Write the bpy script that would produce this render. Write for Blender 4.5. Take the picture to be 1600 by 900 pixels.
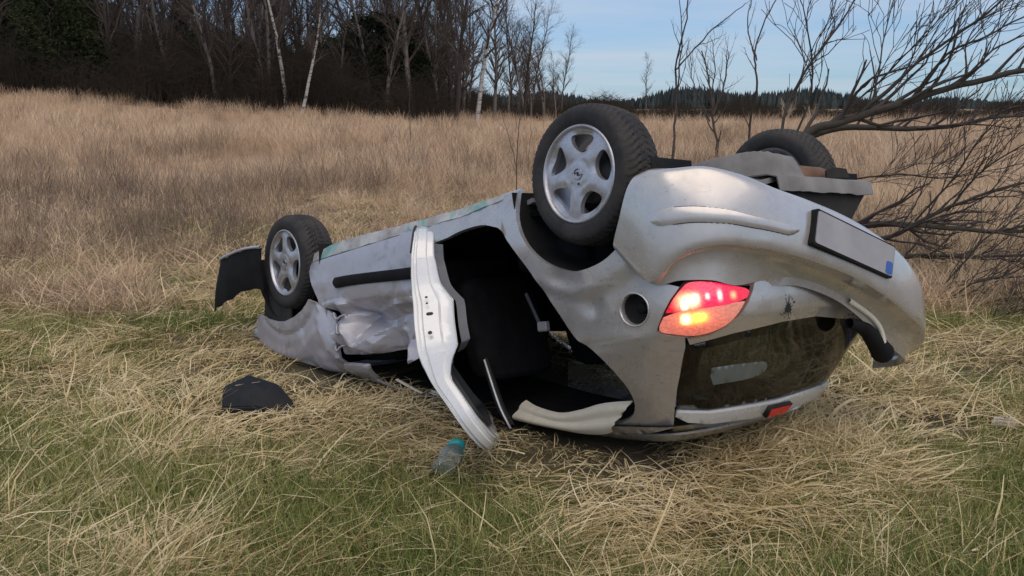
import bpy, math, random
import numpy as np
from mathutils import Matrix, Vector, noise, geometry
for o in list(bpy.data.objects): bpy.data.objects.remove(o)
SC = bpy.context.scene
COL = SC.collection
R = math.radians
rng = np.random.default_rng(7)
random.seed(7)

# ------------------------------------------------------------------ camera, sky, sun, exposure
CAMH = 1.5
cam_d = bpy.data.cameras.new('camera'); cam = bpy.data.objects.new('camera', cam_d); COL.objects.link(cam)
cam_d.sensor_width = 36.0; cam_d.lens = 36.0 * 1444.4 / 1600.0
cam_d.clip_start = 0.05; cam_d.clip_end = 6000
cam.location = (0, 0, CAMH); cam.rotation_euler = (R(90 - 11.162), 0, 0)
SC.camera = cam
SUN_EL, SUN_AZ = R(60), R(150)        # azimuth clockwise from +Y (the view direction)
W = bpy.data.worlds.new('World'); SC.world = W; W.use_nodes = True
nt = W.node_tree; nt.nodes.clear()
def wn(t, **k):
    n = nt.nodes.new(t)
    for a, b in k.items(): setattr(n, a, b)
    return n
sky = wn('ShaderNodeTexSky', sky_type='NISHITA', sun_disc=False, sun_elevation=SUN_EL, sun_rotation=SUN_AZ, altitude=100, air_density=1.0, dust_density=0.2, ozone_density=5.0)
bg = wn('ShaderNodeBackground'); bg.inputs['Strength'].default_value = 0.105
wo = wn('ShaderNodeOutputWorld')
tc = wn('ShaderNodeTexCoord'); sep = wn('ShaderNodeSeparateXYZ')
nt.links.new(tc.outputs['Generated'], sep.inputs[0])
# flat cloud layer: direction projected on a plane overhead
mx = wn('ShaderNodeMath', operation='MAXIMUM'); mx.inputs[1].default_value = 0.0; nt.links.new(sep.outputs['Z'], mx.inputs[0])
ad = wn('ShaderNodeMath', operation='ADD'); ad.inputs[1].default_value = 0.10; nt.links.new(mx.outputs[0], ad.inputs[0])
dx = wn('ShaderNodeMath', operation='DIVIDE'); nt.links.new(sep.outputs['X'], dx.inputs[0]); nt.links.new(ad.outputs[0], dx.inputs[1])
dy = wn('ShaderNodeMath', operation='DIVIDE'); nt.links.new(sep.outputs['Y'], dy.inputs[0]); nt.links.new(ad.outputs[0], dy.inputs[1])
cb = wn('ShaderNodeCombineXYZ'); nt.links.new(dx.outputs[0], cb.inputs[0]); nt.links.new(dy.outputs[0], cb.inputs[1])
nz = wn('ShaderNodeTexNoise'); nz.inputs['Scale'].default_value = 0.55; nz.inputs['Detail'].default_value = 7; nz.inputs['Roughness'].default_value = 0.55; nz.inputs['Distortion'].default_value = 0.5
mp = wn('ShaderNodeMapping'); mp.inputs['Scale'].default_value = (0.55, 1.5, 1); mp.inputs['Rotation'].default_value = (0, 0, 0.2); mp.inputs['Location'].default_value = (3.1, 0.6, 0)
nt.links.new(cb.outputs[0], mp.inputs[0]); nt.links.new(mp.outputs[0], nz.inputs['Vector'])
cr = wn('ShaderNodeValToRGB'); cr.color_ramp.elements[0].position = 0.34; cr.color_ramp.elements[1].position = 0.72
cr.color_ramp.elements[0].color = (0.30, 0.30, 0.30, 1); cr.color_ramp.elements[1].color = (0.92, 0.92, 0.92, 1)
nt.links.new(nz.outputs[0], cr.inputs[0])
cmix = wn('ShaderNodeMixRGB'); cmix.inputs[2].default_value = (3.15, 3.6, 4.15, 1)
tint = wn('ShaderNodeMixRGB', blend_type='MULTIPLY'); tint.inputs[0].default_value = 1.0; nt.links.new(sky.outputs[0], tint.inputs[1])
hz = wn('ShaderNodeValToRGB'); hz.color_ramp.elements[0].color = (.27, .42, .60, 1); hz.color_ramp.elements[1].position = .35; hz.color_ramp.elements[1].color = (.55, .68, .84, 1); nt.links.new(mx.outputs[0], hz.inputs[0]); nt.links.new(hz.outputs[0], tint.inputs[2])
nt.links.new(cr.outputs[0], cmix.inputs[0]); nt.links.new(tint.outputs[0], cmix.inputs[1])
nt.links.new(cmix.outputs[0], bg.inputs[0]); nt.links.new(bg.outputs[0], wo.inputs[0])
sd = bpy.data.lights.new('sun', 'SUN'); so = bpy.data.objects.new('sun', sd); COL.objects.link(so)
sd.energy = 1.3; sd.angle = R(80); sd.color = (1.0, 0.83, 0.64)
so.rotation_euler = (R(90) - SUN_EL, 0, math.pi - SUN_AZ)
so.location = (0, -5, 12)
SC.view_settings.view_transform = 'Standard'; SC.view_settings.look = 'None'; SC.view_settings.gamma = 1
SC.view_settings.exposure = 0.75
SC.render.engine = 'CYCLES'
SC.cycles.max_bounces = 5; SC.cycles.diffuse_bounces = 2; SC.cycles.glossy_bounces = 3; SC.cycles.transmission_bounces = 4; SC.cycles.transparent_max_bounces = 8

# ------------------------------------------------------------------ helpers
def tag(o, label=None, cat=None, group=None, kind=None):
    if label: o['label'] = label
    if cat: o['category'] = cat
    if group: o['group'] = group
    if kind: o['kind'] = kind
    return o
def link(o, parent=None):
    COL.objects.link(o)
    if parent is not None: o.parent = parent
    return o
def empty(name, loc=(0, 0, 0), rz=0):
    o = bpy.data.objects.new(name, None); o.location = loc; o.rotation_euler = (0, 0, rz); o.empty_display_size = .2
    return link(o)
def mesh(name, V, F, mats, parent=None, smooth=True, fm=None, sharp=None):
    me = bpy.data.meshes.new(name)
    V = np.asarray(V, float)
    me.from_pydata([tuple(v) for v in V], [], [tuple(int(i) for i in f) for f in F])
    for m in (mats if isinstance(mats, (list, tuple)) else [mats]): me.materials.append(m)
    me.polygons.foreach_set('use_smooth', [smooth] * len(me.polygons))
    if fm is not None: me.polygons.foreach_set('material_index', [int(i) for i in fm])
    if sharp is not None: me.set_sharp_from_angle(angle=R(sharp))
    me.update()
    return link(bpy.data.objects.new(name, me), parent)
def fastmesh(name, V, F, mat, parent=None, smooth=True):
    """V (n,3), F (m,k) constant k"""
    me = bpy.data.meshes.new(name); V = np.asarray(V, np.float32); F = np.asarray(F, np.int32)
    k = F.shape[1]
    me.vertices.add(len(V)); me.vertices.foreach_set('co', V.ravel())
    me.loops.add(F.size); me.loops.foreach_set('vertex_index', F.ravel())
    me.polygons.add(len(F)); me.polygons.foreach_set('loop_start', np.arange(0, F.size, k, dtype=np.int32))
    me.update(calc_edges=True)
    me.polygons.foreach_set('use_smooth', np.full(len(F), smooth))
    me.materials.append(mat)
    return bpy.data.objects.new(name, me) if parent is False else link(bpy.data.objects.new(name, me), parent)
def sstep(a, b, x):
    t = np.clip((x - a) / (b - a), 0, 1); return t * t * (3 - 2 * t)
def fbm(x, y, z=0.0, oct=3):
    v = 0; a = .5; s = 1
    for _ in range(oct):
        v += a * noise.noise(Vector((x * s, y * s, z + 3.7 * _))); a *= .5; s *= 2.03
    return v

# ------------------------------------------------------------------ materials
class MT:
    def __init__(s, name):
        s.m = bpy.data.materials.new(name); s.m.use_nodes = True; s.t = s.m.node_tree; s.b = s.t.nodes['Principled BSDF']; s.out = s.t.nodes['Material Output']
    def n(s, typ, **k):
        x = s.t.nodes.new(typ)
        for a, b in k.items():
            if a in x.inputs.keys(): x.inputs[a].default_value = b
            else: setattr(x, a, b)
        return x
    def l(s, a, b): s.t.links.new(a, b)
    def noise(s, scale, detail=4, coord='Object', rough=.55, dist=0):
        c = s.n('ShaderNodeTexCoord') if coord != 'World' else s.n('ShaderNodeNewGeometry')
        x = s.n('ShaderNodeTexNoise'); x.inputs['Scale'].default_value = scale; x.inputs['Detail'].default_value = detail; x.inputs['Roughness'].default_value = rough; x.inputs['Distortion'].default_value = dist
        s.l(c.outputs['Position' if coord == 'World' else coord], x.inputs['Vector']); return x.outputs[0]
    def ramp(s, src, stops):
        r = s.n('ShaderNodeValToRGB'); e = r.color_ramp.elements
        while len(e) < len(stops): e.new(.5)
        for i, (p, c) in enumerate(stops):
            e[i].position = p; e[i].color = (c, c, c, 1) if isinstance(c, (int, float)) else (*c, 1)
        s.l(src, r.inputs[0]); return r.outputs[0]
    def mix(s, f, a, b, mode='MIX'):
        x = s.n('ShaderNodeMixRGB', blend_type=mode)
        for i, v in enumerate((f, a, b)):
            if isinstance(v, (int, float)): x.inputs[i].default_value = v if i == 0 else (v, v, v, 1)
            elif isinstance(v, tuple): x.inputs[i].default_value = (*v, 1)
            else: s.l(v, x.inputs[i])
        return x.outputs[0]
    def set(s, **k):
        for a, v in k.items():
            a = {'base': 'Base Color', 'rough': 'Roughness', 'metal': 'Metallic', 'coat': 'Coat Weight', 'coatr': 'Coat Roughness', 'alpha': 'Alpha', 'em': 'Emission Color', 'ems': 'Emission Strength', 'spec': 'Specular IOR Level', 'trans': 'Transmission Weight', 'ior': 'IOR', 'normal': 'Normal', 'sheen': 'Sheen Weight'}[a]
            i = s.b.inputs[a]
            if isinstance(v, tuple): i.default_value = (*v, 1)
            elif isinstance(v, (int, float)): i.default_value = v
            else: s.l(v, i)
        return s
    def bump(s, h, strength=.2, dist=.01):
        b = s.n('ShaderNodeBump'); b.inputs['Strength'].default_value = strength; b.inputs['Distance'].default_value = dist; s.l(h, b.inputs['Height']); s.set(normal=b.outputs[0]); return s

def mat_paint(name, base, dirt=.35, scuff=False, metal=.6, rgh=0.0):
    m = MT(name)
    d = m.ramp(m.noise(3.2, 6, rough=.65, dist=.6), [(.42, 0.0), (.75, dirt)])
    c = m.mix(d, base, (.25, .21, .17))
    sc_ = m.n('ShaderNodeTexCoord'); mq = m.n('ShaderNodeMapping'); mq.inputs['Rotation'].default_value = (.3, .15, .8); mq.inputs['Scale'].default_value = (.8, 60, 60); m.l(sc_.outputs['Object'], mq.inputs[0])
    xs_ = m.n('ShaderNodeTexNoise'); xs_.inputs['Scale'].default_value = 1.3; xs_.inputs['Detail'].default_value = 3; m.l(mq.outputs[0], xs_.inputs['Vector'])
    c = m.mix(m.mix(1.0, m.ramp(xs_.outputs[0], [(.62, 0.0), (.68, min(.55, dirt * 1.3))]), m.ramp(m.noise(1.9, 3), [(.5, 0.0), (.62, 1.0)]), 'MULTIPLY'), c, (.20, .18, .165))
    mud = m.mix(1.0, m.ramp(m.noise(60, 4, rough=.75), [(.56, 0.0), (.66, min(.6, dirt * 1.1))]), m.ramp(m.noise(2.6, 4, dist=1.0), [(.5, 0.0), (.68, 1.0)]), 'MULTIPLY')
    c = m.mix(mud, c, (.13, .10, .07))
    fine = m.ramp(m.noise(38, 5, rough=.7), [(.5, 0.0), (.78, dirt * .55)])
    c = m.mix(fine, c, (.30, .25, .20))
    if scuff:
        s = m.n('ShaderNodeTexCoord'); mpn = m.n('ShaderNodeMapping'); mpn.inputs['Rotation'].default_value = (0, .25, .82); mpn.inputs['Scale'].default_value = (.5, 16, 16)
        m.l(s.outputs['Object'], mpn.inputs[0]); x = m.n('ShaderNodeTexNoise'); x.inputs['Scale'].default_value = 1.6; x.inputs['Detail'].default_value = 5
        m.l(mpn.outputs[0], x.inputs['Vector'])
        sc = m.ramp(x.outputs[0], [(.50, 0.0), (.75, .55)])
        big = m.ramp(m.noise(2.1, 3), [(.44, 0.0), (.60, 1.0)])
        mul = m.mix(1.0, sc, big, 'MULTIPLY')
        c = m.mix(mul, c, (.17, .16, .165))
    m.set(base=c, rough=m.ramp(m.noise(9, 5), [(.3, .20 + rgh), (.75, .40 + rgh)]), metal=metal, coat=.7 if not rgh else .25, coatr=.05 + rgh)
    return m.m
PAINT = mat_paint('silver_paint', (.62, .585, .555), .30)
PAINT_SCUFF = mat_paint('scuffed_silver_paint', (.50, .485, .53), .20, True, .35, .12)
PAINT_SIDE = mat_paint('dusty_silver_paint', (.54, .515, .50), .36, False, .5)
def mat_sill():
    m = MT('scraped_sill_paint')
    c = m.mix(m.ramp(m.noise(5, 6, rough=.7), [(.45, 0.0), (.65, .8)]), (.56, .54, .52), (.26, .23, .21))
    g = m.ramp(m.noise(2.3, 4, dist=1.0), [(.50, 0.0), (.57, .85)])
    c = m.mix(g, c, (.17, .40, .35))
    m.set(base=c, rough=.55, metal=.2); return m.m
SILL = mat_sill()
PAINT_JAMB = mat_paint('clean_jamb_paint', (.70, .70, .69), .16, False, .15)
def simple(name, base, rough=.6, metal=0, var=.25, scale=14, bump=0, **k):
    m = MT(name)
    c = m.mix(m.ramp(m.noise(scale, 5), [(.3, 0.0), (.75, 1.0)]), base, tuple(min(1, x * (1 + var) + .004 * var) for x in base))
    m.set(base=c, rough=rough, metal=metal, **k)
    if bump: m.bump(m.noise(scale * 6, 4), bump, .004)
    return m.m
BLACK_PLASTIC = simple('black_plastic', (.007, .007, .0075), .75, var=1.0, scale=9, bump=.1, spec=.18)
GREY_TRIM = simple('grey_trim', (.075, .08, .09), .65, var=.4, bump=.15)
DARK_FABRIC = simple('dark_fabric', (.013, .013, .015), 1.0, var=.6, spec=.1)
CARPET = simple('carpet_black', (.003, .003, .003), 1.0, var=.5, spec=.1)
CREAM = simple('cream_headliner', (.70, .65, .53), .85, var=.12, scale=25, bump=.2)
def mat_dusty(name, base, dust, amt, rough, metal, scale):
    m = MT(name); c = m.mix(m.ramp(m.noise(scale, 6, rough=.7, dist=.5), [(.42, 0.0), (.72, amt)]), base, dust)
    c = m.mix(m.ramp(m.noise(scale * 9, 4, rough=.7), [(.5, 0.0), (.75, amt * .7)]), c, dust); m.set(base=c, rough=rough, metal=metal); return m.m
RUBBER = mat_dusty('tyre_rubber', (.017, .017, .019), (.075, .062, .05), .55, .8, 0, 6)
ALLOY = mat_dusty('alloy_silver', (.58, .57, .60), (.20, .165, .14), .5, .36, .7, 8)
DARK_METAL = simple('dark_metal', (.035, .033, .032), .6, .5, var=.8)
UNDER = simple('dusty_underseal', (.12, .115, .112), .9, var=.9, scale=6, bump=.3)
UNDER_DARK = simple('dark_underseal', (.012, .011, .010), .95, var=1.0, scale=8, bump=.3)
RUST = simple('rusty_steel', (.11, .06, .035), .85, .2, var=1.0, scale=10)
SEAL = simple('black_rubber_seal', (.012, .012, .013), .6)
CHROME = simple('emblem_metal', (.38, .38, .42), .3, .8)
WHITE_BITS = simple('bright_metal', (.7, .7, .72), .35, .6)
def mat_glass():
    m = MT('tinted_dirty_glass')
    t = m.t
    tr = m.n('ShaderNodeBsdfTransparent'); tr.inputs[0].default_value = (.28, .30, .28, 1)
    gl = m.n('ShaderNodeBsdfGlossy'); gl.inputs['Roughness'].default_value = .06; gl.inputs[0].default_value = (.9, .9, .9, 1)
    fr = m.n('ShaderNodeFresnel'); fr.inputs[0].default_value = 1.5
    geo = m.n('ShaderNodeNewGeometry'); fb = m.n('ShaderNodeMath', operation='SUBTRACT'); fb.inputs[0].default_value = 1.0; m.l(geo.outputs['Backfacing'], fb.inputs[1]); fm_ = m.n('ShaderNodeMath', operation='MULTIPLY'); m.l(fr.outputs[0], fm_.inputs[0]); m.l(fb.outputs[0], fm_.inputs[1])
    a = m.n('ShaderNodeMixShader'); m.l(fm_.outputs[0], a.inputs[0]); m.l(tr.outputs[0], a.inputs[1]); m.l(gl.outputs[0], a.inputs[2])
    df = m.n('ShaderNodeBsdfDiffuse'); df.inputs[0].default_value = (.10, .09, .075, 1)
    d = m.ramp(m.noise(5.5, 7, rough=.7, dist=.8), [(.46, 0.03), (.80, .42)])
    b = m.n('ShaderNodeMixShader'); m.l(d, b.inputs[0]); m.l(a.outputs[0], b.inputs[1]); m.l(df.outputs[0], b.inputs[2])
    m.l(b.outputs[0], m.out.inputs[0]); return m.m
GLASS = mat_glass()
def emis(name, base, em, s, rough=.15):
    m = MT(name); m.set(base=base, rough=rough, coat=.6, em=em, ems=s); return m.m
LENS_OFF = emis('red_lens_unlit', (.35, .012, .012), (1, 0, 0), 0.0)
BRAKE_LENS = simple('high_brake_lens', (.65, .02, .02), .2, var=.3)
def mat_plate():
    m = MT('number_plate_face')
    m.set(base=m.mix(m.ramp(m.noise(6, 3), [(.35, 0.0), (.7, 1.0)]), (.29, .28, .29), (.36, .35, .355)), rough=.5); return m.m
PLATE = mat_plate()
BLUE = simple('plate_blue', (.03, .09, .32), .4)
TEAL = simple('teal_plastic', (.01, .30, .33), .4, var=.2)
PALE = simple('pale_plastic', (.38, .38, .40), .5)
def mat_pet():
    m = MT('clear_bottle_plastic'); m.set(base=(.75, .82, .8), rough=.12, trans=.85, ior=1.35); return m.m
PET = mat_pet()

def mat_blade(name, stops, scale=.8, transl=.22, rnd=.5, attr=None, gain=1.0):
    m = MT(name)
    oi = m.n('ShaderNodeObjectInfo') if attr is None else m.n('ShaderNodeAttribute', attribute_name=attr); g0 = m.noise(scale, 4, 'World', .6); gr = m.n('ShaderNodeMapRange'); gr.inputs[1].default_value = .5 - .5 / gain; gr.inputs[2].default_value = .5 + .5 / gain; m.l(g0, gr.inputs[0]); g = gr.outputs[0]
    fine = m.noise(scale * 14, 3, 'World', .6)
    a = m.n('ShaderNodeMath', operation='MULTIPLY'); a.inputs[1].default_value = rnd; m.l(oi.outputs['Random' if attr is None else 'Fac'], a.inputs[0])
    b = m.n('ShaderNodeMath', operation='MULTIPLY_ADD'); b.inputs[1].default_value = 1 - rnd * .6; m.l(g, b.inputs[0]); m.l(a.outputs[0], b.inputs[2])
    c0 = m.n('ShaderNodeMath', operation='SUBTRACT'); c0.inputs[1].default_value = .5; m.l(fine, c0.inputs[0])
    c = m.n('ShaderNodeMath', operation='MULTIPLY_ADD'); c.inputs[1].default_value = .55; m.l(c0.outputs[0], c.inputs[0]); m.l(b.outputs[0], c.inputs[2])
    col = m.ramp(c.outputs[0], stops)
    d = m.n('ShaderNodeBsdfDiffuse'); m.l(col, d.inputs[0]); t = m.n('ShaderNodeBsdfTranslucent'); m.l(col, t.inputs[0])
    x = m.n('ShaderNodeMixShader'); x.inputs[0].default_value = transl; m.l(d.outputs[0], x.inputs[1]); m.l(t.outputs[0], x.inputs[2])
    m.l(x.outputs[0], m.out.inputs[0]); return m.m
STRAW = mat_blade('dead_straw', [(.18, (.15, .105, .048)), (.38, (.38, .285, .135)), (.58, (.61, .48, .265)), (.85, (.77, .66, .43))], attr='rnd', rnd=.7, gain=1.7)
GREEN = mat_blade('green_grass', [(.2, (.06, .085, .022)), (.42, (.13, .175, .05)), (.62, (.23, .26, .085)), (.85, (.38, .35, .15))])
TALL = mat_blade('tall_dry_grass', [(.20, (.19, .14, .10)), (.38, (.38, .28, .195)), (.54, (.56, .42, .29)), (.70, (.65, .465, .31)), (.9, (.75, .59, .42))], scale=.20, rnd=.6, gain=2.4)
WEED = mat_blade('dark_dead_weed', [(.3, (.13, .095, .072)), (.7, (.25, .19, .145))], transl=.05)
BARK_DARK = simple('dark_bark', (.028, .023, .019), .95, var=.9, scale=3)
BARK_GREY = simple('grey_bark', (.11, .10, .09), .95, var=.7, scale=3)
BARK_WILLOW = simple('willow_bark', (.042, .036, .028), .95, var=.8, scale=8, bump=.5)
TWIG = simple('twig_bark', (.055, .042, .036), .95, var=.6, scale=5)
def mat_birch():
    m = MT('birch_bark')
    s = m.n('ShaderNodeTexCoord'); mp_ = m.n('ShaderNodeMapping'); mp_.inputs['Scale'].default_value = (1.5, 1.5, 9)
    m.l(s.outputs['Object'], mp_.inputs[0]); x = m.n('ShaderNodeTexNoise'); x.inputs['Scale'].default_value = 1.0; x.inputs['Detail'].default_value = 4; m.l(mp_.outputs[0], x.inputs['Vector'])
    m.set(base=m.ramp(x.outputs[0], [(.36, (.06, .05, .045)), (.46, (.36, .345, .325)), (.8, (.46, .445, .42))]), rough=.85); return m.m
BIRCH = mat_birch()
NEEDLE = mat_blade('evergreen_needles', [(.3, (.012, .020, .012)), (.6, (.028, .040, .020)), (.9, (.05, .06, .03))], scale=.5, transl=.15)
BRUSHM = mat_blade('undergrowth_twigs', [(.3, (.014, .013, .011)), (.6, (.030, .026, .021)), (.9, (.06, .048, .038))], scale=.3, transl=.1)
FARWOOD = mat_blade('far_wood', [(.3, (.045, .058, .060)), (.7, (.075, .085, .082))], scale=.03, transl=.0)  # lightened and bluish: distance haze painted into the colour
def mat_ground():
    m = MT('soil_and_thatch')
    c = m.ramp(m.noise(1.3, 8, 'World', .7), [(.3, (.05, .038, .024)), (.5, (.10, .075, .044)), (.7, (.18, .135, .08))])
    c2 = m.ramp(m.noise(.5, 5, 'World', .6), [(.45, 0.0), (.65, .6)])
    c = m.mix(c2, c, (.09, .10, .045))
    # far away the sheet stands for the dry field itself
    g = m.n('ShaderNodeNewGeometry'); sp = m.n('ShaderNodeSeparateXYZ'); m.l(g.outputs['Position'], sp.inputs[0])
    mr = m.n('ShaderNodeMapRange'); mr.inputs[1].default_value = 9; mr.inputs[2].default_value = 22; m.l(sp.outputs['Y'], mr.inputs[0])
    far = m.ramp(m.noise(.12, 7, 'World', .65), [(.3, (.28, .185, .115)), (.7, (.46, .32, .205))])
    c = m.mix(mr.outputs[0], c, far)
    m.set(base=c, rough=1.0); m.bump(m.noise(22, 6, 'World', .7), .6, .03); return m.m
GROUND = mat_ground()

# ------------------------------------------------------------------ terrain
def gz(x, y):
    x = np.asarray(x, float); y = np.asarray(y, float)
    h = sstep(9, 62, y) * (1.95 * sstep(6, -34, x) ** 1.15)
    h = h + .25 * sstep(7, 20, y) * sstep(-1, -9, x) * (1 - sstep(20, 50, y)) * 0
    h = h + (.035 * np.sin(x * 1.7 + .6) * np.cos(y * 1.3) + .02 * np.sin(x * 3.9 + y * 2.7)) * (.12 + .88 * sstep(1.6, 3.2, np.hypot(x - .1, y - 4.8)))
    h = h * (sstep(0, .2, np.abs(h)) * .0 + 1)
    return h
def axis(n, near, far, c=0.0):
    t = np.linspace(-1, 1, n); s = np.sign(t) * (near * np.abs(t) + (far - near) * np.abs(t) ** 5); return c + s
gx = axis(221, 14, 2200); gy = axis(221, 14, 2600, 4)
GX, GY = np.meshgrid(gx, gy); GZ = gz(GX, GY)
n = len(gx); idx = np.arange(n * n).reshape(n, n)
F = np.stack([idx[:-1, :-1], idx[:-1, 1:], idx[1:, 1:], idx[1:, :-1]], -1).reshape(-1, 4)
tag(fastmesh('ground', np.stack([GX, GY, GZ], -1).reshape(-1, 3), F, GROUND), kind='structure')

# ------------------------------------------------------------------ the overturned car
# car frame: x forward, y left, z up (upright car), origin on the road under the rear axle; RW/TW lay it on its roof
RW = np.array([[-0.66299, 0.74253, 0.09533], [0.70978, 0.66396, -0.23532], [-0.23803, -0.08835, -0.96723]])
TW = np.array([0.827, 4.2671, 1.3429])
CAR_LOC = np.array([0.2, 4.7, 0.0])
car = empty('overturned_car', tuple(CAR_LOC))
tag(car, 'silver five-door hatchback lying overturned on its roof in the grass', 'car')
def toworld(P, clamp=True):
    P = np.asarray(P, float); Wd = P @ RW.T + TW
    if clamp:
        lo = .012; z = Wd[..., 2]; k = .05
        Wd[..., 2] = lo + np.where(z - lo > 8 * k, z - lo, k * np.log1p(np.exp(np.minimum((z - lo) / k, 8.0))) )
        Wd[..., 2] -= np.where(z - lo > 8 * k, 0, 0)
    return Wd - CAR_LOC
def cmesh(name, V, F, mats, parent=None, **k):
    return mesh(name, toworld(V), F, mats, car if parent is None else parent, **k)

def smtab(zs, vs, sig=.016):
    g = np.arange(0, 1.45, .004); v = np.interp(g, zs, vs); kx = np.arange(-15, 16) * .004; kk = np.exp(-.5 * (kx / sig) ** 2); kk /= kk.sum()
    v = np.convolve(np.pad(v, 15, mode='edge'), kk, 'valid')
    return lambda z: np.interp(z, g, v)
WZ = smtab([.10, .2, .3, .45, .6, .75, .84, .90, 1.0, 1.1, 1.2, 1.26, 1.30], [.70, .735, .772, .797, .80, .797, .787, .765, .712, .655, .588, .535, .46])
WF = smtab([.10, .2, .3, .45, .6, .75, .83, .88, .93, .97, 1.0], [.69, .73, .765, .79, .80, .80, .80, .79, .77, .73, .66])
XR = smtab([.2, .4, .6, .75, .82, .86, .90, .95, 1.05, 1.15, 1.2, 1.26, 1.30], [-.49, -.53, -.545, -.545, -.535, -.50, -.475, -.445, -.385, -.32, -.285, -.22, -.12], .012)
XF = smtab([.2, .5, .7, .85, .95, 1.3], [3.15, 3.25, 3.25, 3.15, 3.0, 2.8])
KU = .8; UC = -KU * math.pi / 2          # UC: u of the rear centre line
def S(u, z):
    u = np.asarray(u, float); z = np.asarray(z, float); u, z = np.broadcast_arrays(u, z)
    fr = sstep(1.75, 2.3, u)
    w = (WZ(z) * (1 - fr) + WF(z) * fr) * (1 - .03 * sstep(1.9, 3.0, u))
    nn = np.interp(z, [.85, 1.15], [4.2, 3.2])
    phi = math.pi / 2 + u / KU; c = np.abs(np.cos(phi)); s = np.abs(np.sin(phi))
    r = 1 / ((c / -XR(z)) ** nn + (s / w) ** nn) ** (1 / nn)
    x = np.where(u < 0, -r * np.cos(phi), u); y = np.where(u < 0, -r * np.sin(phi), -w)
    p2 = math.pi / 2 - (u - 2.45) / KU; c2 = np.abs(np.cos(p2)); s2 = np.abs(np.sin(p2))
    r2 = 1 / ((c2 / (XF(z) - 2.45)) ** 4 + (s2 / w) ** 4) ** .25
    m2 = u > 2.45
    x = np.where(m2, 2.45 + r2 * np.cos(p2), x); y = np.where(m2, -r2 * np.sin(p2), y)
    return np.stack([x, y, z], -1)
def SN(u, z):
    e = .002; a = S(u + e, z) - S(u - e, z); b = S(u, z + e) - S(u, z - e)
    n_ = np.cross(a, b); n_ /= np.linalg.norm(n_, axis=-1, keepdims=True) + 1e-12
    return n_            # checked below: outward
_sg = np.sign(SN(np.array([1.0]), np.array([.5]))[0] @ np.array([0, -1, 0]))
def crom(P, m=6, closed=False):
    P = np.asarray(P, float); n_ = len(P); out = []
    for i in range(n_ if closed else n_ - 1):
        if closed: p0, p1, p2, p3 = P[i - 1], P[i], P[(i + 1) % n_], P[(i + 2) % n_]
        else: p0, p1, p2, p3 = P[max(i - 1, 0)], P[i], P[i + 1], P[min(i + 2, n_ - 1)]
        for t in np.linspace(0, 1, m, endpoint=False):
            out.append(.5 * (2 * p1 + (p2 - p0) * t + (2 * p0 - 5 * p1 + 4 * p2 - p3) * t * t + (3 * p1 - p0 - 3 * p2 + p3) * t ** 3))
    if not closed: out.append(P[-1])
    return np.array(out)
def resamp(P, sp):
    P = np.asarray(P, float); out = []
    for a, b in zip(P, np.roll(P, -1, 0)):
        k = max(1, int(math.ceil(np.linalg.norm(b - a) / sp)))
        for t in range(k): out.append(a + (b - a) * t / k)
    return np.array(out)
def inpoly(P, poly):
    x, y = P[:, 0], P[:, 1]; r = np.zeros(len(P), bool)
    for (x0, y0), (x1, y1) in zip(poly, np.roll(poly, -1, 0)):
        c = ((y0 > y) != (y1 > y)); r ^= c & (x < (x1 - x0) * (y - y0) / (y1 - y0 + 1e-15) + x0)
    return r
def tri2d(outer, holes=(), sp=.03):
    loops = [resamp(outer, sp)] + [resamp(h, sp) for h in holes]
    B = np.concatenate(loops); E = []; o = 0
    for L in loops:
        k = len(L); E += [(o + i, o + (i + 1) % k) for i in range(k)]; o += k
    lo, hi = B.min(0), B.max(0)
    gx_, gy_ = np.meshgrid(np.arange(lo[0], hi[0], sp), np.arange(lo[1], hi[1], sp * .866))
    gx_ = gx_ + (np.arange(gx_.shape[0]) % 2)[:, None] * sp * .5
    G = np.c_[gx_.ravel(), gy_.ravel()]
    m = inpoly(G, loops[0])
    for h in loops[1:]: m &= ~inpoly(G, h)
    G = G[m]
    if len(G):
        d = np.sqrt(((G[:, None, :] - B[None]) ** 2).sum(-1)).min(1) if len(G) * len(B) < 3e7 else np.ones(len(G))
        G = G[d > sp * .55]
    A = np.concatenate([B, G]) if len(G) else B
    vo, eo, fo, *_r = geometry.delaunay_2d_cdt([Vector(p) for p in A], E, [], 0, 1e-6)
    vo = np.array([tuple(v) for v in vo]); F_ = np.array([f for f in fo if len(f) == 3])
    c = vo[F_].mean(1); m = inpoly(c, loops[0])
    for h in loops[1:]: m &= ~inpoly(c, h)
    F_ = F_[m]
    a = vo[F_]; ar = (a[:, 1, 0] - a[:, 0, 0]) * (a[:, 2, 1] - a[:, 0, 1]) - (a[:, 1, 1] - a[:, 0, 1]) * (a[:, 2, 0] - a[:, 0, 0])
    F_ = F_[np.abs(ar) > 1e-9]; ar = ar[np.abs(ar) > 1e-9]
    F_[ar < 0] = F_[ar < 0][:, ::-1]
    return vo, F_
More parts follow.
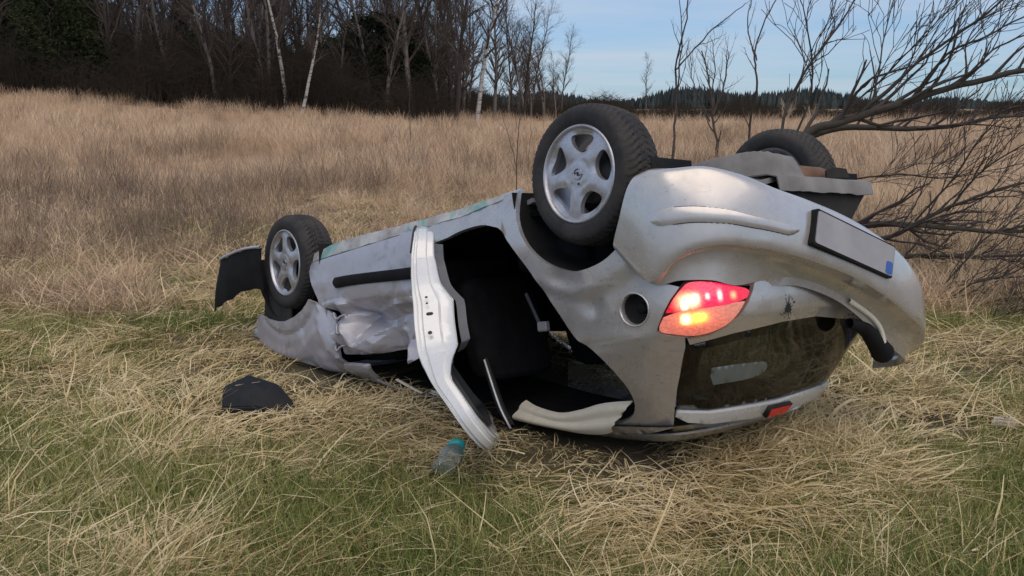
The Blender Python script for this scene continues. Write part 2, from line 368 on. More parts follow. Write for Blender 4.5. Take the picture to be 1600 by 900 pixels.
def shell(P, N, F_, th):
    """front sheet, back sheet, own-vertex rim. returns V, F, kind (0 front,1 back,2 rim)"""
    n_ = len(P); th = np.broadcast_to(np.asarray(th, float), (n_,))
    Bk = P - N * th[:, None]
    from collections import Counter
    ed = {}
    for f in F_:
        for a, b in ((f[0], f[1]), (f[1], f[2]), (f[2], f[0])):
            a, b = int(a), int(b)
            if (b, a) in ed: del ed[(b, a)]
            else: ed[(a, b)] = 1
    V = [P, Bk]; faces = [tuple(f) for f in F_] + [tuple(f[::-1] + n_) for f in F_]; kind = [0] * len(F_) + [1] * len(F_)
    bv = sorted({i for e in ed for i in e}); mp_ = {v: k for k, v in enumerate(bv)}
    V += [P[bv], Bk[bv]]; o = 2 * n_; nb = len(bv)
    for a, b in ed:
        faces.append((o + mp_[b], o + mp_[a], o + nb + mp_[a], o + nb + mp_[b])); kind.append(2)
    return np.concatenate(V), faces, kind
def panel(name, outer, holes=(), sp=.03, off=0.0, th=.012, dfun=None, mats=None, parent=None, mirror=False, xf=None, fm=(0, 0, 0), sharp=None):
    vo, F_ = tri2d(outer, holes, sp)
    u, z = vo[:, 0], vo[:, 1]
    P = S(u, z); N = SN(u, z) * _sg
    d = np.full(len(P), float(off))
    if dfun is not None: d = d + dfun(u, z)
    P = P + N * d[:, None]
    if callable(th): th = th(u, z)
    # make triangles face outward
    f0 = F_[len(F_) // 2]; t_ = np.cross(P[f0[1]] - P[f0[0]], P[f0[2]] - P[f0[0]])
    if t_ @ N[f0[0]] < 0: F_ = F_[:, ::-1]
    V, faces, kind = shell(P, N, F_, th)
    if xf is not None: V = xf(V)
    if mirror: V = V * np.array([1, -1, 1]); faces = [f[::-1] for f in faces]
    return cmesh(name, V, faces, mats, parent, fm=[fm[k] for k in kind], sharp=sharp)
def grid(name, G, mats, parent=None, closed_u=False, th=0, flip=False, **k):
    """G (rows, cols, 3) in the car frame; th>0 gives a solid sheet"""
    G = np.asarray(G, float); r, c, _ = G.shape; id_ = np.arange(r * c).reshape(r, c)
    if closed_u: id_ = np.concatenate([id_, id_[:, :1]], 1)
    q = np.stack([id_[:-1, :-1], id_[:-1, 1:], id_[1:, 1:], id_[1:, :-1]], -1).reshape(-1, 4)
    if flip: q = q[:, ::-1]
    P = G.reshape(-1, 3)
    if not th: return cmesh(name, P, q, mats, parent, **k)
    du = np.gradient(G, axis=1); dv = np.gradient(G, axis=0); N = np.cross(du, dv); N /= np.linalg.norm(N, axis=-1, keepdims=True) + 1e-12; N = N.reshape(-1, 3)
    if flip: N = -N
    T = np.concatenate([q[:, [0, 1, 2]], q[:, [0, 2, 3]]])
    V, faces, kind = shell(P, N, T, th)
    return cmesh(name, V, faces, mats, parent, **k)
def box(name, lo, hi, mat, parent=None, bev=.0, jit=0, xf=None, clampz=True):
    """box with chamfered edges"""
    lo = np.array(lo, float); hi = np.array(hi, float); c = (lo + hi) / 2; h = (hi - lo) / 2; b = min(bev, h.min() * .8)
    V = []; 
    for sx in (-1, 1):
        for sy in (-1, 1):
            for sz in (-1, 1):
                s = np.array([sx, sy, sz])
                for ax in range(3):
                    p = h * s - s * b; p[ax] = h[ax] * s[ax]; V.append(c + p)
    V = np.array(V)
    import bmesh
    bm = bmesh.new(); [bm.verts.new(v) for v in V]; bm.verts.ensure_lookup_table()
    bmesh.ops.remove_doubles(bm, verts=bm.verts, dist=1e-6)
    bmesh.ops.convex_hull(bm, input=bm.verts); bm.verts.index_update()
    V2 = np.array([v.co[:] for v in bm.verts]); F2 = [[v.index for v in f.verts] for f in bm.faces]; bm.free()
    if jit: V2 = V2 + rng.normal(0, jit, V2.shape)
    if xf is not None: V2 = xf(V2)
    return cmesh(name, V2, F2, mat, parent, smooth=False)
def lathe(prof, seg, axis_y0=0):
    """prof list of (r, y): revolve about the car's y axis -> grid rows=prof, cols=seg"""
    a = np.linspace(0, 2 * math.pi, seg, endpoint=False); pr_ = np.array(prof)
    return np.stack([pr_[:, :1] * np.cos(a), np.repeat(pr_[:, 1:], seg, 1), pr_[:, :1] * np.sin(a)], -1)
def ring_tube(name, P, rad, mat, parent=None, sides=8, closed=False):
    P = np.asarray(P, float); n_ = len(P); T = np.gradient(P, axis=0) if not closed else np.roll(P, -1, 0) - np.roll(P, 1, 0)
    T /= np.linalg.norm(T, axis=1, keepdims=True); up = np.array([.13, .27, .95]); A = np.cross(T, up); A /= np.linalg.norm(A, axis=1, keepdims=True); B_ = np.cross(T, A)
    rad = np.broadcast_to(rad, (n_,)); a = np.linspace(0, 2 * math.pi, sides, endpoint=False)
    G = P[:, None] + rad[:, None, None] * (np.cos(a)[None, :, None] * A[:, None] + np.sin(a)[None, :, None] * B_[:, None])
    if closed: G = np.concatenate([G, G[:1]])
    return grid(name, G, mat, parent, closed_u=True)
mir = lambda L: [(2 * UC - u, z) for u, z in L][::-1]

# --- traced panel lines (u along the flank and round the tail, z up)
ARCH = [(.402, .17), (.388, .284), (.348, .384), (.262, .478), (.172, .534), (.066, .568), (-.022, .568), (-.112, .548), (-.184, .51)]
ARCHS = crom(ARCH, 4)
OPEN = [(1.02, .335), (.878, .320), (.782, .302), (.644, .296), (.554, .316), (.496, .342), (.382, .452), (.294, .552), (.24, .638), (.162, .744), (.106, .828), (.03, .890), (-.03, .975), (-.070, 1.06), (-.058, 1.128), (.02, 1.185), (.16, 1.222), (.472, 1.238), (.75, 1.240), (1.02, 1.235)]
OPENS = np.concatenate([crom(OPEN[1:-1], 3), [OPEN[-1], OPEN[0]]])
TAIL_L = [(-.434, .660), (-.404, .680), (-.368, .722), (-.336, .770), (-.300, .836)]
TAIL_B = [(-.300, .836), (-.354, .856), (-.420, .868), (-.484, .860), (-.550, .836), (-.600, .802), (-.646, .752), (-.674, .710)]
TAIL_T = [(-.674, .710), (-.588, .686), (-.504, .664), (-.434, .658)]
HEDGE = [(-.398, .868), (-.392, .904), (-.34, 1.016), (-.262, 1.154), (-.236, 1.20)]
def circ(cu, cz, ru, rz, n_=28): return [(cu + ru * math.cos(t), cz + rz * math.sin(t)) for t in np.linspace(0, 2 * math.pi, n_, endpoint=False)]
FILL = circ(-.222, .746, .060, .060)
HOLE2 = [(1.14, .30), (1.97, .30), (2.02, .5), (1.92, .86), (1.50, 1.15), (1.40, 1.215), (1.14, 1.235)]
side_outer = [(2.235, .25), (1.916, .212), (1.512, .206), (1.208, .206), (.814, .2)] + [tuple(p) for p in ARCHS] + [(-.31, .656), (-.37, .668)] + TAIL_L[1:] + TAIL_B[1:3] + HEDGE + [(-.21, 1.232), (-.03, 1.258), (.15, 1.27), (.4, 1.275), (1.1, 1.275), (1.42, 1.262), (1.60, 1.16), (1.98, .93), (2.06, .62), (2.10, .4), (2.23, .29)]
def arch_d(u, z, cu=0.02, cz=.20, r0=.385):
    rr = np.hypot((u - cu), (z - cz)); return rr
def side_d(u, z):
    rr = np.hypot(u - .02, (z - .19)); m = (z > .18)
    flare = .016 * (1 - sstep(.46, .50, rr)) * sstep(.30, .36, rr)
    crease = .007 * np.exp(-((z - (.845 + .02 * np.clip(-u, 0, .5))) / .014) ** 2) * sstep(.3, .05, u)
    dent = -.018 * np.exp(-(((u - .12) / .10) ** 2 + ((z - .60) / .05) ** 2)) - .012 * np.exp(-(((u + .02) / .05) ** 2 + ((z - .72) / .04) ** 2))
    wob = np.array([.004 * fbm(a * 4, b * 4, 1.3) for a, b in zip(u, z)])
    low = sstep(.30, .22, z) * sstep(.45, .6, u)
    wob2 = low * np.array([.02 * fbm(a * 9, b * 9, 6.1) for a, b in zip(u, z)])
    return flare * m + crease + dent + wob + wob2
side = panel('side_body', side_outer, [OPENS, HOLE2, FILL], .022, 0, .022, side_d, [PAINT_SIDE, DARK_METAL, PAINT])
for f_, c_ in ((0, 0),): pass
# scraped lower sill band, a strip just proud of the body side
panel('sill', [(2.235, .248), (1.916, .208), (1.512, .202), (1.208, .202), (.814, .196), (.44, .176), (.43, .196), (.80, .235), (1.18, .246), (1.45, .258), (1.858, .274), (2.215, .287)], sp=.018, off=.006, th=.01,
      dfun=lambda u, z: np.array([.014 * fbm(a * 8, b * 14, 2.2) for a, b in zip(u, z)]), mats=[SILL])
# wheel-arch lip
def lip(name, pts, wid, off, mat, mirror=False):
    P = S(pts[:, 0], pts[:, 1]); N = SN(pts[:, 0], pts[:, 1]) * _sg
    G = np.stack([P + N * off, P + N * (off - .004) , P - N * wid])
    if mirror: G = G * np.array([1, -1, 1])
    return grid(name, G, mat, th=.004)
# fuel filler recess
fc = np.array(circ(-.222, .746, .060, .060, 36)); P0 = S(fc[:, 0], fc[:, 1]); N0 = SN(np.array([-.222]), np.array([.746]))[0] * _sg; cP = S(-.222, .746)
G = [P0 + (P0 - cP) * .10 + N0 * .002, P0 + (P0 - cP) * .05 + N0 * .006, P0 + N0 * .003, P0 - (P0 - cP) * .05 - N0 * .01]
fr_ = grid('filler_rim', np.array(G), PAINT, closed_u=True)
G = [cP + (P0 - cP) * 1.0 - N0 * .004, cP + (P0 - cP) * .95 - N0 * .05, cP + (P0 - cP) * .5 - N0 * .055, np.repeat(cP[None] - N0 * .055, len(P0), 0)]
fn_ = grid('filler_neck', np.array(G), UNDER_DARK, closed_u=True)
q_ = cP + (P0 - cP) * .34 + (P0[18] - cP) * .3
G = [q_ - N0 * .05, q_ - N0 * .02, q_.mean(0) + (q_ - q_.mean(0)) * .8 - N0 * .015, np.repeat(q_.mean(0)[None] - N0 * .015, len(P0), 0)]
grid('filler_cap', np.array(G), BLACK_PLASTIC, closed_u=True)
box('filler_hinge', cP + np.array([-.03, -.0, -.008]) - N0 * .03 - .0, cP + np.array([.008, .012, .008]) - N0 * .03, WHITE_BITS, bev=.003, xf=lambda V: V + (P0[18] - cP) * .45)

# --- front door, crumpled
class Crumple:
    """sheet-metal folds: random heights on a coarse triangulation, linear inside each facet"""
    def __init__(c, lo, hi, cell, amp, seed):
        g = np.random.default_rng(seed); nu = int((hi[0] - lo[0]) / cell[0]) + 3; nz_ = int((hi[1] - lo[1]) / cell[1]) + 3
        U, Z_ = np.meshgrid(np.arange(nu) - 1, np.arange(nz_) - 1); p = np.c_[(U.ravel() + g.uniform(-.42, .42, U.size)) * cell[0] + lo[0], (Z_.ravel() + g.uniform(-.42, .42, U.size)) * cell[1] + lo[1]]
        v, e, f, *_ = geometry.delaunay_2d_cdt([Vector(q) for q in p], [], [], 0, 1e-6); c.v = np.array([tuple(q) for q in v]); c.f = np.array([t for t in f if len(t) == 3]); c.h = g.normal(0, amp, len(c.v))
    def __call__(c, u, z):
        P = np.c_[u, z]; out = np.zeros(len(P))
        for t in c.f:
            A, B, C_ = c.v[t]; d = (B[0] - A[0]) * (C_[1] - A[1]) - (C_[0] - A[0]) * (B[1] - A[1])
            if abs(d) < 1e-12: continue
            w1 = ((P[:, 0] - A[0]) * (C_[1] - A[1]) - (C_[0] - A[0]) * (P[:, 1] - A[1])) / d; w2 = ((B[0] - A[0]) * (P[:, 1] - A[1]) - (P[:, 0] - A[0]) * (B[1] - A[1])) / d
            m = (w1 >= -1e-6) & (w2 >= -1e-6) & (w1 + w2 <= 1 + 1e-6); out[m] = (c.h[t[0]] * (1 - w1 - w2) + c.h[t[1]] * w1 + c.h[t[2]] * w2)[m]
        return out
CR1 = Crumple((1.1, .2), (2.25, 1.0), (.19, .10), .030, 12); CR2 = Crumple((1.1, .2), (2.25, 1.0), (.085, .06), .0045, 9)
def door_d(u, z):
    k = sstep(.53, .63, z); k0 = sstep(.32, .5, z) * .14
    zz = z - (.580 + .030 * np.sin(u * 5.2 + .5) + .012 * np.sin(u * 13))
    v = -.050 * k + (k + k0) * (CR1(u, z) * 1.7 + CR2(u, z) * 1.8)
    v += .022 * np.clip(1 - np.abs(zz) / .03, 0, 1) - .018 * np.clip(1 - np.abs(zz - .06) / .035, 0, 1)
    # bottom of the door pulled inwards beneath the window line, front edge torn
    v += -.03 * sstep(.80, .88, z) + sstep(1.70, 1.88, u) * sstep(.5, .6, z) * (CR2(u + .3, z) * 4)
    return v
fd_out = [(1.135, .252), (1.45, .263), (1.858, .281), (2.205, .293), (2.155, .398), (2.06, .512), (1.945, .580), (1.905, .662), (1.878, .742), (1.862, .83), (1.766, .838), (1.70, .862), (1.652, .856), (1.55, .872), (1.414, .868), (1.30, .898), (1.20, .875), (1.125, .895)]
panel('front_door', fd_out, sp=.011, off=.008, th=.03, dfun=door_d, mats=[PAINT_SCUFF, DARK_METAL, PAINT_SCUFF], sharp=14)
def strip(name, pts, h, t, mat, off=.012, parent=None, mirror=False, dz=None):
    """raised moulding along points (u,z) with height h and thickness t"""
    p = crom(pts, 8); P = S(p[:, 0], p[:, 1]); N = SN(p[:, 0], p[:, 1]) * _sg; k = len(p); e = np.ones(k); e[0] = e[-1] = .45; Z = np.array([0, 0, 1.0])
    hz = (h / 2 * e)[:, None] * Z
    G = np.stack([P - hz + N * (off - .01), P - hz + N * (off + t * .6), P - hz * .6 + N * (off + t), P + hz * .6 + N * (off + t), P + hz + N * (off + t * .6), P + hz + N * (off - .01)])
    if mirror: G = G * np.array([1, -1, 1])
    return grid(name, G, mat, parent, th=0, sharp=40)
strip('door_moulding', [(1.86, .437), (1.70, .438), (1.45, .447), (1.25, .455), (1.12, .459)], .056, .018, BLACK_PLASTIC)
# torn door hinge and mirror foot
for k, (u0, z0, u1, z1) in enumerate([(1.88, .60, 1.74, .64), (1.86, .66, 1.80, .74), (1.90, .78, 1.80, .80)]):
    p = np.stack([S(np.linspace(u0, u1, 7), np.linspace(z0, z1, 7) + .02 * np.sin(np.linspace(0, 5, 7)))])[0]; p[:, 1] -= .02 + .02 * np.sin(np.linspace(0, 3, 7))
    ring_tube('bent_hinge', p, np.linspace(.011, .005, 7), PAINT_SCUFF, sides=4)
panel('mirror_foot', [(1.862, .875), (1.75, .882), (1.645, .89), (1.70, 1.0), (1.77, 1.055), (1.86, .98)], sp=.02, off=.03, th=.03, dfun=lambda u, z: -.05 * sstep(.9, 1.05, z), mats=[PAINT_SCUFF, BLACK_PLASTIC, PAINT_SCUFF])
# --- front wing
def wing_d(u, z):
    rr = np.hypot(u - 2.443, z - .22)
    o = .020 * (1 - sstep(.43, .47, rr)) + .004 * np.exp(-((rr - .50) / .03) ** 2)
    return o + sstep(2.5, 2.1, u) * (CR1(np.clip(u - .25, 1.1, 2.2), z) * .55 + CR2(np.clip(u - .2, 1.1, 2.2), z) * .8) + np.array([.006 * fbm(a * 6, b * 6, 2.3) for a, b in zip(u, z)])
wing_out = [(2.14, .50), (2.22, .548), (2.318, .586), (2.44, .604), (2.556, .598), (2.68, .575), (2.80, .545), (2.86, .535), (2.90, .60), (2.885, .70), (2.82, .78), (2.70, .85), (2.55, .905), (2.40, .94), (2.2, .965), (2.0, .975), (1.89, .97), (1.893, .878), (1.90, .776), (1.945, .602), (2.08, .524)]
panel('front_wing', wing_out, sp=.018, off=.006, th=.015, dfun=wing_d, mats=[PAINT_SCUFF, DARK_METAL, PAINT_SCUFF], sharp=16)

# --- rear door, swung open on its front hinges
HX, HY, ANG = 1.10, -.775, R(38.3)
def swing(V):
    V = np.array(V, float); dx_, dy_ = V[:, 0] - HX, V[:, 1] - HY
    V[:, 0] = HX + dx_ * math.cos(ANG) - dy_ * math.sin(ANG); V[:, 1] = HY + dx_ * math.sin(ANG) + dy_ * math.cos(ANG); return V
RD = [(1.10, .30), (.62, .30), (.50, .345), (.40, .47), (.30, .58), (.20, .72), (.10, .86), (.03, .93), (-.045, 1.03), (-.068, 1.10), (-.04, 1.165), (.06, 1.21), (.3, 1.236), (.7, 1.242), (1.06, 1.235), (1.095, 1.20), (1.10, .9)]
RDW = [(1.045, .915), (.20, .915), (.07, .985), (.005, 1.07), (.01, 1.115), (.07, 1.155), (.3, 1.182), (.7, 1.19), (1.02, 1.185), (1.045, 1.16)]
thf = lambda u, z: np.interp(z, [.28, .40, .56, .64, .86, .96, 1.3], [.080, .092, .118, .160, .156, .070, .062])
rdoor = panel('rear_door', RD, [RDW], .025, .004, thf, lambda u, z: np.array([.010 * fbm(a * 5, b * 5, 4.4) for a, b in zip(u, z)]), [PAINT, PAINT_JAMB, PAINT_JAMB], xf=swing, fm=(0, 1, 2))
panel('door_card', [(1.06, .36), (.62, .36), (.47, .42), (.36, .57), (.24, .74), (.14, .86), (.22, .90), (1.06, .90)], sp=.03, off=.002, th=.035, dfun=lambda u, z: -thf(u, z) - .012 * sstep(.60, .66, z), mats=[GREY_TRIM], xf=swing, parent=rdoor)
RDS = [(1.03, .93), (.21, .93), (.085, .99), (.022, 1.07), (.025, 1.11), (.08, 1.145), (.3, 1.17), (.7, 1.178), (1.0, 1.173), (1.03, 1.15)]
panel('window_seal', [(1.052, .905), (.195, .905), (.06, .98), (-.005, 1.07), (0, 1.12), (.065, 1.163), (.3, 1.19), (.7, 1.197), (1.03, 1.192), (1.052, 1.165)], [RDS], .03, -.012, .065, None, [SEAL], xf=swing, parent=rdoor)
# folded jamb: ridges and steps pressed into the door's edge
jl = resamp(crom(np.array(RD[1:12]), 3), .02)[:-8] if False else crom(np.array(RD[1:13]), 6); tg_ = np.gradient(jl, axis=0); on = np.c_[tg_[:, 1], -tg_[:, 0]]; on /= np.linalg.norm(on, axis=1, keepdims=True); cj = np.array([.55, .75])
if ((jl - cj) * on).sum() < 0: on = -on
JP = [(0, .0005), (.02, .006), (.09, .007), (.13, .001), (.20, .001), (.24, .012), (.62, .014), (.68, .005), (.92, .004), (.97, .008), (1.0, .0005)]
Gj = []
for f_, o_ in JP:
    q = jl + on * o_; N_ = SN(q[:, 0], q[:, 1]) * _sg; Gj.append(S(q[:, 0], q[:, 1]) + N_ * (.004 - thf(q[:, 0], q[:, 1]) * f_ + np.array([.010 * fbm(a * 5, b * 5, 4.4) for a, b in q]))[:, None])
Gj = np.array(Gj); Gj = swing(Gj.reshape(-1, 3)).reshape(Gj.shape); grid('door_jamb', Gj, PAINT_JAMB, rdoor, sharp=40)
def door_pt(u, z, d): return S(u, z) + SN(np.array([u]), np.array([z]))[0] * _sg * d
for (u0, z0, r_) in ((.248, .63, .006), (.232, .655, .005), (.146, .775, .009)):
    c0 = door_pt(u0, z0, -.055); e = np.array([-.8, 0, -.6]); A_ = np.array([0, 1, 0]); B_ = np.array([-.6, 0, .8]); t = np.linspace(0, 2 * math.pi, 10, endpoint=False)
    Q = c0 + e * .017 + r_ * (np.cos(t)[:, None] * A_ + np.sin(t)[:, None] * B_)
    G = np.stack([Q, np.repeat(Q.mean(0)[None] + e * .002, 10, 0)]); Gs = swing(G.reshape(-1, 3)).reshape(G.shape)
    grid('latch_bolt', Gs, DARK_METAL, rdoor, closed_u=True)
box('door_latch', door_pt(.212, .69, -.05) + np.array([-.010, -.002, -.010]), door_pt(.212, .69, -.05) + np.array([.006, .026, .006]), DARK_METAL, rdoor, bev=.005, xf=swing)
# bright window channel and the dark frame loop of the open door
q = crom([(.788, -.70, .905), (.752, -.70, 1.01), (.712, -.70, 1.12), (.672, -.70, 1.20), (.640, -.71, 1.235)], 6)
ring_tube('window_channel', q, .0055, WHITE_BITS, sides=6)
ring_tube('belt_pillar', q + np.array([.03, .03, 0]), .02, SEAL, sides=6)
# torn rubber and a bent retaining strip along the sill end of the door
q = swing(np.array([door_pt(u_, z_, .004) for u_, z_ in ((.66, .292), (.60, .296), (.52, .33), (.44, .42))])); ring_tube('door_edge_seal', crom(q, 5), .006, SEAL, rdoor, sides=6)
# lit lens: an even glow plus soft hot spots round the bulbs
def lens_mat(name, base, glow, gs, spots):
    m = MT(name); geo = m.n('ShaderNodeNewGeometry'); acc = None
    vor = m.n('ShaderNodeTexVoronoi'); vor.inputs['Scale'].default_value = 95; m.l(geo.outputs['Position'], vor.inputs['Vector'])
    facet = m.ramp(vor.outputs['Distance'], [(.0, 1.0), (.7, .45)])
    col = m.mix(1.0, tuple(c * gs for c in glow), facet, 'MULTIPLY')
    for (u0, z0, ru, rz, c, st) in spots:
        p = toworld(S(np.array([u0]), np.array([z0])))[0] + CAR_LOC; e1 = toworld(S(np.array([u0 - .01]), np.array([z0])))[0] + CAR_LOC - p; e1 /= np.linalg.norm(e1); e2 = RW @ np.array([0, 0, 1.0])
        sb = m.n('ShaderNodeVectorMath', operation='SUBTRACT'); m.l(geo.outputs['Position'], sb.inputs[0]); sb.inputs[1].default_value = tuple(p)
        dv = []
        for e, r_ in ((e1, ru), (e2, rz)):
            dt = m.n('ShaderNodeVectorMath', operation='DOT_PRODUCT'); m.l(sb.outputs[0], dt.inputs[0]); dt.inputs[1].default_value = tuple(e / r_); pw = m.n('ShaderNodeMath', operation='POWER'); ab = m.n('ShaderNodeMath', operation='ABSOLUTE'); m.l(dt.outputs['Value'], ab.inputs[0]); m.l(ab.outputs[0], pw.inputs[0]); pw.inputs[1].default_value = 2.6; dv.append(pw)
        sm = m.n('ShaderNodeMath', operation='ADD'); m.l(dv[0].outputs[0], sm.inputs[0]); m.l(dv[1].outputs[0], sm.inputs[1])
        ng = m.n('ShaderNodeMath', operation='MULTIPLY'); ng.inputs[1].default_value = -1.0; m.l(sm.outputs[0], ng.inputs[0]); ex = m.n('ShaderNodeMath', operation='EXPONENT'); m.l(ng.outputs[0], ex.inputs[0])
        f2 = m.mix(.6, ex.outputs[0], facet, 'MULTIPLY')
        col = m.mix(1.0, col, m.mix(1.0, f2, tuple(x * st for x in c), 'MULTIPLY'), 'ADD')
    m.set(base=base, rough=.12, coat=.8, em=col, ems=1.0); m.bump(vor.outputs['Distance'], .35, .004); return m.m
LENS_RED = lens_mat('lit_red_lens', (.5, .008, .02), (1, .004, .045), .62, [(-.405, .735, .026, .030, (1, .22, .10), 2.2), (-.435, .735, .030, .026, (1, .60, .28), 2.4), (-.412, .748, .010, .016, (1, .9, .6), 2.2), (-.452, .728, .010, .014, (1, .8, .5), 2.0), (-.490, .724, .008, .011, (1, .55, .45), 2.0), (-.533, .724, .010, .018, (1, .5, .42), 2.2), (-.585, .728, .014, .014, (1, .32, .12), 1.6), (-.50, .715, .09, .05, (1, .01, .12), .5)])
LENS_PALE = lens_mat('pale_lamp_lens', (.62, .30, .24), (1, .22, .11), .30, [(-.44, .800, .046, .022, (1, .42, .01), 1.3), (-.46, .798, .026, .016, (1, .62, .02), 1.1), (-.412, .800, .015, .015, (1, .85, .30), 4.0), (-.44, .80, .12, .06, (1, .05, .03), .35)])
# --- tail: lamp, hatch, glass, high brake light
tl_poly = crom(np.array(TAIL_B[:-1] + TAIL_T[:-1] + TAIL_L[:-1]), 4, True)
cen = np.array([-.50, .765])
def lamp(mirror, lit):
    t_ = empty('tail_lamp'); t_.parent = car
    big = cen + (tl_poly - cen) * 1.0
    panel('lamp_seal', big, sp=.02, off=-.012, th=.02, mats=[SEAL], parent=t_, mirror=mirror)
    ins = cen + (tl_poly - cen) * .93
    div = lambda u: np.interp(u, [-.70, -.632, -.558, -.436, -.346, -.28], [.735, .748, .760, .766, .776, .785])
    bulge = lambda u, z: .012 * np.clip(1 - ((u - cen[0]) / .19) ** 2 - ((z - cen[1]) / .11) ** 2, 0, 1)
    red = [tuple(p) for p in ins if p[1] <= div(p[0])]; pale = [tuple(p) for p in ins if p[1] > div(p[0])]
    # split along the dividing line: order points so that the cut closes the loop
    def loop(pts, below):
        a = np.array([math.atan2(p[1] - cen[1], p[0] - cen[0]) for p in pts]); 
        a = np.where(a < -math.pi / 2, a + 2 * math.pi, a) if not below else np.where(a > math.pi / 2, a - 2 * math.pi, a)
        pts = [pts[i] for i in np.argsort(a)]
        us = np.linspace(pts[-1][0], pts[0][0], 8)[1:-1]
        return pts + [(u_, float(div(u_))) for u_ in us]
    lr = panel('red_lens', loop(red, True), sp=.012, off=.004, th=.008, dfun=bulge, mats=[LENS_RED if lit else LENS_OFF], parent=t_, mirror=mirror)
    lp = panel('pale_lens', loop(pale, False), sp=.012, off=.004, th=.008, dfun=bulge, mats=[LENS_PALE if lit else PALE], parent=t_, mirror=mirror)
    return t_
lamp(False, True); lamp(True, False)
HL = [(-.405, .872)] + [(u - .004, z + .007) for u, z in TAIL_B[2:]] + [(-.69, .690), (-.72, .66)]
GLW = [(-.41, .897), (-.59, .870), (-.896, .848), (UC, .842)]
GLT = [(-.272, 1.152), (-.432, 1.172), (-.866, 1.177), (UC, 1.18)]
hatch_low = HL + [(UC, .655)] + mir(HL) + mir(GLW[:-1]) + GLW[::-1]
def hatch_d(u, z): return .010 * (1 - sstep(.800, .816, z + .025 * np.cos((u - UC) / 1.0) - .025)) + .0 * u
hl = panel('tailgate', hatch_low, sp=.022, off=.0, th=.02, dfun=hatch_d, mats=[PAINT, DARK_METAL, PAINT])
panel('rear_window', [(u, z) for u, z in [(-.402, .897)]] + GLW[1:] + mir(GLW[1:-1]) + mir([(-.402, .897)]) + mir([(-.345, 1.016)]) + mir([(-.272, 1.152)]) + mir(GLT[1:-1])[::1][:0] + [(2 * UC + .432, 1.172), (2 * UC + .866, 1.177), (UC, 1.18), (-.866, 1.177), (-.432, 1.172), (-.272, 1.152), (-.345, 1.016)], sp=.03, off=-.004, th=.004, mats=[GLASS])
panel('rear_window_border', [(-.402, .897)] + GLW[1:] + mir(GLW[1:-1]) + mir([(-.402, .897)]) + mir([(-.345, 1.016)]) + mir([(-.272, 1.152)]) + [(2 * UC + .432, 1.172), (2 * UC + .866, 1.177), (UC, 1.18), (-.866, 1.177), (-.432, 1.172), (-.272, 1.152), (-.345, 1.016)],
      [[(-.46, .925), (-.70, .895), (UC, .878), (2 * UC + .70, .895), (2 * UC + .46, .925), (2 * UC + .36, 1.13), (2 * UC + .5, 1.148), (UC, 1.155), (-.5, 1.148), (-.36, 1.13)]], .03, -.010, .012, None, [SEAL])
HT = [(-.255, 1.175), (-.300, 1.205), (-.42, 1.225), (-.80, 1.240), (UC, 1.245)]
GT2 = [(-.275, 1.158), (-.432, 1.178), (-.866, 1.184), (UC, 1.187)]
panel('tailgate_top', HT + mir(HT[:-1]) + mir(GT2[:-1]) + GT2[::-1], sp=.02, off=.010, th=.03, mats=[PAINT_JAMB])
bl = panel('high_brake_light', [(-1.03, 1.192), (-1.48, 1.192), (-1.48, 1.232), (-1.03, 1.232)], sp=.03, off=.030, th=.026, mats=[SEAL])
panel('brake_lens', [(-1.05, 1.197), (-1.46, 1.197), (-1.46, 1.227), (-1.05, 1.227)], sp=.03, off=.034, th=.006, mats=[BRAKE_LENS], parent=bl)
panel('glass_reflection_patch', [(-.480, .998), (-.60, .996), (-.80, 1.0), (-.85, 1.008), (-.872, 1.024), (-.86, 1.042), (-.80, 1.058), (-.66, 1.066), (-.475, 1.068), (-.468, 1.03)], sp=.02, off=-.0025, th=.0008, mats=[simple('pale_glass_reflection', (.095, .108, .104), .25, var=.6, scale=9)])  # pale sheet on the rear glass, a reflection painted as colour
# black splash round a hole in the tailgate
pts = []
for k in range(44):
    t = 2 * math.pi * k / 44; r_ = .017 * (1 + .12 * math.sin(3 * t))
    if k % 4 == 0: r_ *= (1.5, 2.4, 1.7, 2.9, 2.0)[(k // 4) % 5]
    pts.append((-.904 + 1.25 * r_ * math.cos(t), .795 + r_ * math.sin(t)))
panel('black_splash', pts, sp=.01, off=.0125, th=.001, mats=[SEAL])
for k in range(16):
    a = random.uniform(0, 6.28); d_ = random.uniform(.035, .06); r_ = random.uniform(.0018, .004)
    panel('splash_drop', [(-.904 + 1.25 * d_ * math.cos(a) + r_ * 1.2 * math.cos(t), .795 + d_ * math.sin(a) + r_ * math.sin(t)) for t in np.linspace(0, 6.28, 6, endpoint=False)], sp=.01, off=.0125, th=.001, mats=[SEAL], parent=hl)

# --- rear bumper, torn loose on its left end
B_PATH = [(-.20, -.805), (-.33, -.805), (-.45, -.775), (-.55, -.69), (-.62, -.56), (-.665, -.40), (-.69, -.22), (-.71, 0), (-.72, .22), (-.715, .42), (-.68, .60), (-.60, .74), (-.48, .82), (-.33, .85)]
B_A = [.246, .238, .247, .253, .289, .345, .389, .449, .525, .607, .69, .72, .75, .77]
B_C = [.51, .652, .574, .546, .562, .595, .64, .705, .794, .886, .955, 1.03, 1.07, 1.08]
B_D = [(-.19, -.79, .515), (-.318, -.785, .657), (-.42, -.745, .657), (-.50, -.66, .668), (-.53, -.55, .694), (-.556, -.36, .675), (-.575, -.18, .688), (-.595, .03, .75), (-.602, .2, .835), (-.60, .36, .93), (-.59, .51, 1.0), (-.55, .68, 1.06), (-.46, .77, 1.09), (-.33, .80, 1.10)]
NB = len(B_PATH)
pp = np.array(B_PATH); tg = np.gradient(pp, axis=0); nn_ = np.c_[-tg[:, 1], tg[:, 0]] * -1; nn_ /= np.linalg.norm(nn_, axis=1, keepdims=True)
